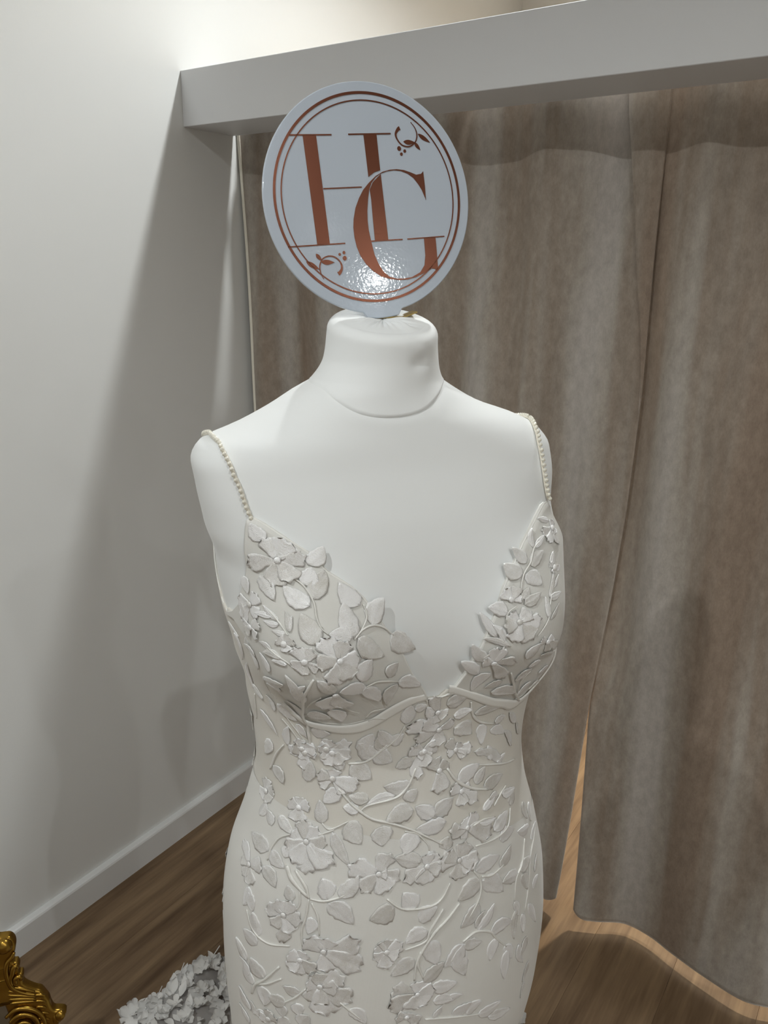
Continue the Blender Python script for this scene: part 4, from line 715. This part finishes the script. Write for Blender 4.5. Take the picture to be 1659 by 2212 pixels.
# ------------------------------------------------------------------ curtains
YC = 1.704
XL_EDGE = [(0, 1.025), (.03, 1.030), (.30, 1.042), (.59, 1.0515), (1.09, 1.087), (1.35, 1.097), (1.69, 1.100), (2.0, 1.099)]
XR_EDGE = [(0, 1.083), (.03, 1.080), (.30, 1.066), (.59, 1.0515), (.9, 1.050), (1.3, 1.050), (2.0, 1.050)]
BOT = [(-.1, 1.70), (.05, 1.695), (.20, 1.660), (.34, 1.690), (.48, 1.700), (.62, 1.660), (.76, 1.650), (.88, 1.675), (.97, 1.662), (1.03, 1.656), (1.068, 1.650), (1.092, 1.643), (1.137, 1.662), (1.197, 1.695), (1.26, 1.690), (1.319, 1.668), (1.399, 1.643), (1.483, 1.626), (1.54, 1.640), (1.62, 1.675), (1.72, 1.70), (1.82, 1.68), (1.93, 1.64), (2.05, 1.63), (2.17, 1.67), (2.3, 1.70), (2.45, 1.65), (2.6, 1.635), (2.8, 1.69), (3.0, 1.65), (3.3, 1.69)]
bx = [p[0] for p in BOT]
bc = catmull(BOT, 10)
def fold_y(x, z):
    tb = np.interp(x, bc[:, 0], bc[:, 1])
    tp = YC+.0200*np.sin(2*math.pi*(x-.93)/.285+.6*np.sin(x*5))+.0035*np.sin(2*math.pi*x/.11)
    mid = YC-.002+.032*np.sin(2*math.pi*(x-.93)/.40+.9*np.sin(x*3.1))+.013*np.sin(2*math.pi*x/.155+1+.8*np.sin(x*7))
    t = np.clip((z-.03)/1.95, 0, 1)
    wt = np.clip((t-.60)/.27, 0, 1)**1.1; wt = wt*wt*(3-2*wt); wb = np.clip((.45-t)/.45, 0, 1)**1.2
    wm = 1-wt-wb
    return tp*wt+mid*wm+tb*wb
def sheet(name, xs_fn, ncol, label, fold=False):
    nr = 90; zz = .03+1.957*np.linspace(0, 1, nr)**1.15; V = []
    for z in zz:
        X, Y = xs_fn(z, ncol)
        # the hem rounds up a little at the free edges beside the gap
        de = np.abs(X-(X[-1] if fold else X[0])); up = .022*np.clip(1-de/.035, 0, 1)**2*max(0, 1-(z-.03)/.12)
        V.append(np.stack([X, Y, z+up], 1))
    V = np.concatenate(V)
    # a real thickness: back sheet and closed edges
    back = V.copy(); back[:, 1] += .003
    n = len(V); f0 = grid_faces(nr, ncol); F = list(f0)+[tuple(n+i for i in f[::-1]) for f in f0]
    ring = [j for j in range(ncol)]+[i*ncol+ncol-1 for i in range(1, nr)]+[(nr-1)*ncol+j for j in range(ncol-2, -1, -1)]+[i*ncol for i in range(nr-2, 0, -1)]
    for i in range(len(ring)):
        a, b = ring[i], ring[(i+1) % len(ring)]; F.append((b, a, n+a, n+b))
    o = mk(name, np.concatenate([V, back]), F, M['curtain']); tag(o, label, 'curtain', 'taupe velvet fitting room curtains'); return o
xleft = lambda z: np.interp(z, [0, .6, 1.22, 1.93, 2.0], [.075, .055, .034, .004, .004])
def left_xs(z, n):
    xe = np.interp(z, *zip(*XL_EDGE)); w_ = np.interp(z, [0, 1.30, 1.45, 1.69, 1.90, 2.0], [0, 0, .012, .045, .080, .086])
    nf = 34; m = n-nf
    x1 = xe-w_
    xa = xleft(z); X = np.linspace(xa, x1+.25*w_, m-4); Y = fold_y(X, z)
    X = np.r_[np.linspace(.001, xa, 5)[:-1], X]; Y = np.r_[Y[0]+np.array([.05, .035, .02, .007]), Y]
    k = np.clip((X-(x1-.05))/.06, 0, 1); Y = Y+k**2*.5*w_*.35
    # the folded leading edge: swings back to the left in front, then out to the free edge
    t = np.linspace(0, 1, nf+1)[1:]
    fx = np.interp(t, [0, .12, .25, .4, .7, 1], [x1+.25*w_, x1+.10*w_, x1, x1+.12*w_, xe-.35*w_, xe])
    y0 = Y[-1]; yf = fold_y(np.array([xe-.5*w_]), z)[0]
    fy = np.interp(t, [0, .12, .25, .4, .7, 1], [y0, y0-.10*w_, y0-.28*w_, y0-.34*w_, yf-.05*w_, yf+.06*w_])
    return np.r_[X, fx], np.r_[Y, fy]
def right_xs(z, n):
    x0 = np.interp(z, *zip(*XR_EDGE)); X = np.linspace(x0, 3.2, n)
    back = np.interp(z, [0, .55, .7, 2.0], [0, 0, .016, .026])*np.clip(1-(X-1.13)/.12, 0, 1)
    return X, fold_y(X, z)+back
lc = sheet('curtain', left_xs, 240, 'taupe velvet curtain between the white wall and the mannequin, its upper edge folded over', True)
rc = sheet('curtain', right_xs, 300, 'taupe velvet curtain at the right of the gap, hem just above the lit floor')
# cream lining turned round the wall-side edge of the left curtain
V = []; zz = np.linspace(.032, 1.984, 60)
for x, yo in ((-.0020, .0060), (-.0020, -.0010), (.0, -.0026), (.0075, -.0022), (.0075, -.0004), (.002, .0060)):
    V.append([(max(.0008, x+xleft(z)), fold_y(np.array([xleft(z)+.002]), z)[0]+yo, z) for z in zz])
Vv = [V[j][i] for i in range(60) for j in range(6)]
mk('lining_edge', Vv, [f[::-1] for f in grid_faces(60, 6, True)], M['cream'], lc, False)
# curtain track behind the beam
tr = bm_obj('curtain_track', box_bm(.01, BY+BD+.028, 1.986, 3.25, BY+BD+.046, 1.998, .001, 1), M['trim'])
tag(tr, 'white curtain track hidden behind the top of the beam', 'track')

# ------------------------------------------------------------------ gold framed mirror, only its corner is in view
mn = Vector((.8*math.cos(.12), -.6*math.cos(.12), math.sin(.12))); mR = Vector((.6, .8, 0)); mU = mn.cross(mR)
MO = Vector((.43402, .55433, .33))
mir = empty('ornate_mirror', (MO.x-.18*mR.x, MO.y-.18*mR.y, 0))
tag(mir, 'ornate gold framed mirror standing on the floor, carved scroll corner at the lower left', 'mirror')
mp3 = lambda a, b, h=0: MO+mR*a+mU*b+mn*h
def relief(name, pts, h0, h1, parent, bev=.004):
    """carved plate: outline extruded from h0 to h1 with a rounded shoulder"""
    c = np.array(pts).mean(0); V = []
    lay = [(0, h0), (0, h1-bev), (.3, h1-.3*bev), (1, h1)]
    P = np.array(pts); n = len(P)
    d = np.roll(P, -1, 0)-np.roll(P, 1, 0); nrm = np.stack([d[:, 1], -d[:, 0]], 1); nrm /= np.linalg.norm(nrm, axis=1, keepdims=True)
    if sum(P[i][0]*P[(i+1) % n][1]-P[(i+1) % n][0]*P[i][1] for i in range(n)) < 0: nrm = -nrm
    bm = bmesh.new(); L = []
    for k, h in lay:
        q = P-nrm*bev*k; L.append([bm.verts.new(mp3(a, b, h)) for a, b in q])
    for i in range(len(L)-1):
        for j in range(n): bm.faces.new((L[i][j], L[i][(j+1) % n], L[i+1][(j+1) % n], L[i+1][j]))
    for tri in tessellate_polygon([[Vector((a, b, 0)) for a, b in P]]): bm.faces.new([L[-1][i] for i in tri])
    bmesh.ops.recalc_face_normals(bm, faces=bm.faces[:])
    return bm_obj(name, bm, M['gold'], parent, True)
OUT = [(-.130, .056), (-.105, .066), (-.078, .088), (-.058, .118), (-.040, .140), (-.022, .151), (-.0041, .1532), (.0035, .1502), (.0114, .1491), (.0192, .1473), (.0246, .1409), (.0266, .1312), (.0251, .12), (.0212, .1095), (.0183, .1004), (.0218, .096), (.0264, .0946), (.0285, .0856), (.026, .078), (.0275, .0725), (.0315, .0716), (.0329, .0658), (.0311, .0545), (.0345, .0476), (.0419, .0401), (.0509, .0331), (.0587, .0281), (.0645, .0168), (.0691, .0067), (.0708, -.0042), (.0752, -.016), (.0847, -.02), (.0928, -.0243), (.0946, -.031), (.09, -.0383), (.0852, -.0437), (.0789, -.0503), (.070, -.075), (.056, -.085), (.010, -.085), (.004, -.05), (.0001, 0), (-.005, .022), (-.0082, .0200), (-.06, .010), (-.125, .008)]
relief('corner_carving', catmull(OUT+[OUT[0]], 3)[:-1], -.012, .006, mir, .005)
def scroll(name, pts, r, h=.006, par=None):
    q = catmull(pts, 6); n = len(q); s = np.linspace(0, 1, n)
    rad = list(r*(.35+.65*np.sin(math.pi*np.clip(.12+s*.8, 0, 1))))
    V, F = tube([mp3(a, b, h) for a, b in q], rad, 8); return mk(name, V, F, M['gold'], par or mir)
scroll('scroll', [(.0134, .055), (.012, .0672), (.0159, .0777), (.019, .0885), (.0235, .0922), (.0256, .0865)], .0045, .008)
scroll('scroll', [(.0205, .0578), (.0194, .0666), (.0239, .0702), (.0285, .0688), (.0285, .0621)], .0042, .009)
scroll('scroll', [(.0230, .118), (.0193, .1101), (.0101, .0995), (.0067, .0805), (.0108, .0558), (.019, .0431), (.0355, .0311), (.0473, .0256)], .0045, .007)
scroll('scroll', [(-.003, -.004), (.0124, .0062), (.0287, .0051), (.0443, -.0042), (.054, -.0177), (.0581, -.0329), (.056, -.06)], .0050, .008)
scroll('scroll', [(.0025, -.0150), (.0141, -.006), (.0278, -.0061), (.0408, -.0147), (.0468, -.0273), (.0479, -.044)], .0048, .009)
scroll('scroll', [(.0048, -.0303), (.0167, -.0215), (.029, -.0221), (.037, -.0324), (.0400, -.0432)], .0038, .010)
for a, b in (((.0092, .0529), (.0478, .0306)), ((.0048, .0374), (.0482, .0203)), ((.007, .0198), (.046, .0124)), ((.006, .045), (.0485, .0255)), ((.0055, .0285), (.0475, .0165))):
    scroll('flute', [a, ((a[0]+b[0])/2, (a[1]+b[1])/2+.001), b], .0036, .006)
for k in range(6):
    y0 = .024-k*.012; scroll('leaf_rib', [(.047-.002*k*.0, y0), (.056, y0-.002), (.064-.0006*k+.004*(k > 2), y0-.007)], .0034, .006)
def knob(a, b, ra, rb, h):
    bm = bmesh.new(); bmesh.ops.create_uvsphere(bm, u_segments=18, v_segments=12, radius=1)
    for v in bm.verts: v.co = mp3(a+v.co.x*ra, b+v.co.y*rb, h+v.co.z*ra*.8)
    return bm_obj('knob', bm, M['gold'], mir, True)
knob(.0085, .134, .014, .0145, .006); knob(.022, -.030, .011, .010, .009); knob(.0838, -.0302, .0095, .0105, .004); knob(.0765, -.036, .007, .012, .003)
# rails of the frame and the glass behind them
def mbox(name, a0, b0, a1, b1, h0, h1, mat, bev=.003):
    bm = box_bm(0, 0, 0, 1, 1, 1)
    for v in bm.verts: v.co = Vector((a0+v.co.x*(a1-a0), b0+v.co.y*(b1-b0), h0+v.co.z*(h1-h0)))
    if bev: bmesh.ops.bevel(bm, geom=bm.edges[:], offset=bev, segments=2, affect='EDGES', profile=.5)
    for v in bm.verts: v.co = mp3(*v.co)
    return bm_obj(name, bm, mat, mir, False)
zb = -.33/mU.z+.02
mbox('frame_rail', 0, zb, .052, -.05, -.014, .004, M['gold'], .006)
mbox('frame_rail', -.36, .003, -.02, .055, -.014, .004, M['gold'], .006)
mbox('frame_rail', -.412, zb, -.36, .055, -.014, .004, M['gold'], .006)
mbox('frame_rail', -.36, zb, 0, zb+.052, -.014, .004, M['gold'], .006)
mbox('glass', -.362, zb+.05, .004, .044, -.012, -.006, M['glass'], 0)
bm = bmesh.new()
V, F = tube([mp3(-.18, -.02, -.014), Vector((mp3(-.18, -.02).x-.14*mn.x, mp3(-.18, -.02).y-.14*mn.y, .008))], .008, 8); mk('easel_strut', V, F, M['gold'], mir)

# ------------------------------------------------------------------ tulle train with fabric blossoms
train = empty('tulle_train', (.60, .95, 0))
tag(train, 'grey white tulle train covered in fabric blossoms, heaped on the floor behind the gown', 'train')
EDGE = [(.430, .70), (.392, .735), (.372, .78), (.372, .825), (.384, .862), (.392, .90), (.384, .965), (.398, 1.006), (.412, 1.036), (.452, 1.066), (.54, 1.10), (.66, 1.14), (.80, 1.20), (.95, 1.27), (1.07, 1.315), (1.12, 1.29)]
INN = [(.60, .68), (.62, .71), (.64, .75), (.65, .80), (.66, .84), (.67, .87), (.68, .90), (.70, .93), (.72, .96), (.76, .99), (.82, 1.02), (.88, 1.05), (.94, 1.08), (1.0, 1.11), (1.06, 1.14), (1.10, 1.15)]
eo = catmull(EDGE, 8); ei = catmull(INN, 8); n = len(eo); m = 34
V = []
def train_h(x, y, s):
    v = mnoise.noise(Vector((x*9, y*9, .3)))*.022+mnoise.noise(Vector((x*24, y*24, 2.1)))*.020
    return max(.004, .012+.085*min(1, s*3.2)**.8*(1-.25*s)+v*min(1, s*6))
for j in range(m):
    s = j/(m-1)
    for k in range(n):
        p = eo[k]*(1-s)+ei[k]*s
        jx = .010*math.sin(k*.55+2*math.sin(k*.13))*(1-s)**4
        x, y = p[0]-jx, p[1]+jx*.6
        V.append((x, y, train_h(x, y, s)))
tl = mk('tulle', V, grid_faces(m, n), M['tulle'], train)
from mathutils.bvhtree import BVHTree
bv = BVHTree.FromPolygons([Vector(v) for v in V], [tuple(f) for f in grid_faces(m, n)])
# one petal mesh shared by every blossom: cupped, rounded, unit length along x
pv = []
for i in range(6):
    s = i/5
    for j in range(5):
        t_ = j/4*2-1; wd = .44*(.25+.75*s**.7)*math.sqrt(max(0, 1-max(0, (s-.6)/.42)**2))+.02
        pv.append((s*(1-.08*t_*t_), t_*wd, .20*s*s+.16*t_*t_*s-.02))
pm = bpy.data.meshes.new('petal'); pm.from_pydata(pv, [], [tuple(f) for f in grid_faces(6, 5)]); pm.polygons.foreach_set('use_smooth', [True]*len(pm.polygons)); pm.materials.append(M['blossom'])
lv = []
for i in range(7):
    s = i/6
    for j in range(3):
        t_ = j-1; lv.append((s, t_*.26*math.sin(math.pi*min(.98, max(.03, s))**.8), .10*abs(t_)+.10*math.sin(s*3)))
lm = bpy.data.meshes.new('leaf'); lm.from_pydata(lv, [], [tuple(f) for f in grid_faces(7, 3)]); lm.polygons.foreach_set('use_smooth', [True]*len(lm.polygons)); lm.materials.append(M['blossom'])
cb = bmesh.new(); bmesh.ops.create_icosphere(cb, subdivisions=1, radius=1); cm = bpy.data.meshes.new('flower'); cb.to_mesh(cm); cb.free(); cm.materials.append(M['blossom'])
camv = Vector((1.6, 0, 1.6))
def blossom(p, size, np_=5):
    p = Vector(p); up = ((camv-p).normalized()*.55+Vector((random.uniform(-.6, .6), random.uniform(-.6, .6), .7))).normalized()
    rot = up.to_track_quat('Z', 'Y')@Matrix.Rotation(random.uniform(0, 6.28), 3, 'Z').to_quaternion()
    o = bpy.data.objects.new('flower', cm); C.objects.link(o); put(o, train)
    o.location = p; o.rotation_mode = 'QUATERNION'; o.rotation_quaternion = rot; o.scale = (.003, .003, .003)
    for k in range(np_):
        q = bpy.data.objects.new('petal', pm); C.objects.link(q); q.parent = o
        sz = size/.003*random.uniform(.85, 1.1)
        q.rotation_euler = (random.uniform(-.2, .2), random.uniform(-.55, -.05), 2*math.pi*k/np_+random.uniform(-.15, .15)); q.scale = (sz, sz*1.05, sz)
for x, y, z, s in TRAIN_FLOWERS:
    h = bv.ray_cast(Vector((x, y, 1)), Vector((0, 0, -1)))
    # slide along the line of heights until the blossom sits on the tulle
    zz = h[0].z+.004 if h[0] else .03
    blossom((x, y, max(zz, .02)), s*1.25, random.choice((4, 5, 5)))
for k in range(64):     # further blossoms over the rest of the train
    a = random.random(); j = .12+.85*random.random(); i = int(a*(n-1)); p = eo[i]*(1-j)+ei[i]*j
    h = bv.ray_cast(Vector((p[0], p[1], 1)), Vector((0, 0, -1)))
    if h[0] is None: continue
    blossom(h[0]+Vector((0, 0, .004)), random.uniform(.016, .022), random.choice((4, 5)))
for k in range(60):
    a = random.random()**.8; j = random.random()**1.4*.7; i = int(a*.75*(n-1)); p = eo[i]*(1-j)+ei[i]*j
    h = bv.ray_cast(Vector((p[0], p[1], 1)), Vector((0, 0, -1)))
    if h[0] is None: continue
    q = bpy.data.objects.new('leaf', lm); C.objects.link(q); put(q, train); q.location = h[0]+Vector((0, 0, .003))
    L = random.uniform(.02, .034); q.scale = (L, L, L); q.rotation_euler = (random.uniform(-.4, .4), random.uniform(-.9, .1), random.uniform(0, 6.28))
for x, y, dx, dy_, dz in ((.462, .985, .018, .030, .045), (.42, .93, -.006, .035, .03), (.50, .95, .02, -.02, .02), (.40, .88, .0, .03, .03), (.47, .90, .03, .02, .012), (.52, 1.0, .01, .03, .03)):
    h = bv.ray_cast(Vector((x, y, 1)), Vector((0, 0, -1))); b0 = h[0] if h[0] else Vector((x, y, .05))
    e = b0+Vector((dx, dy_, dz)); md = (b0+e)/2+Vector((.006, -.004, .008))
    V, F = tube(catmull([b0, md, e], 6), .0011, 6); mk('stem', V, F, M['blossom'], train)
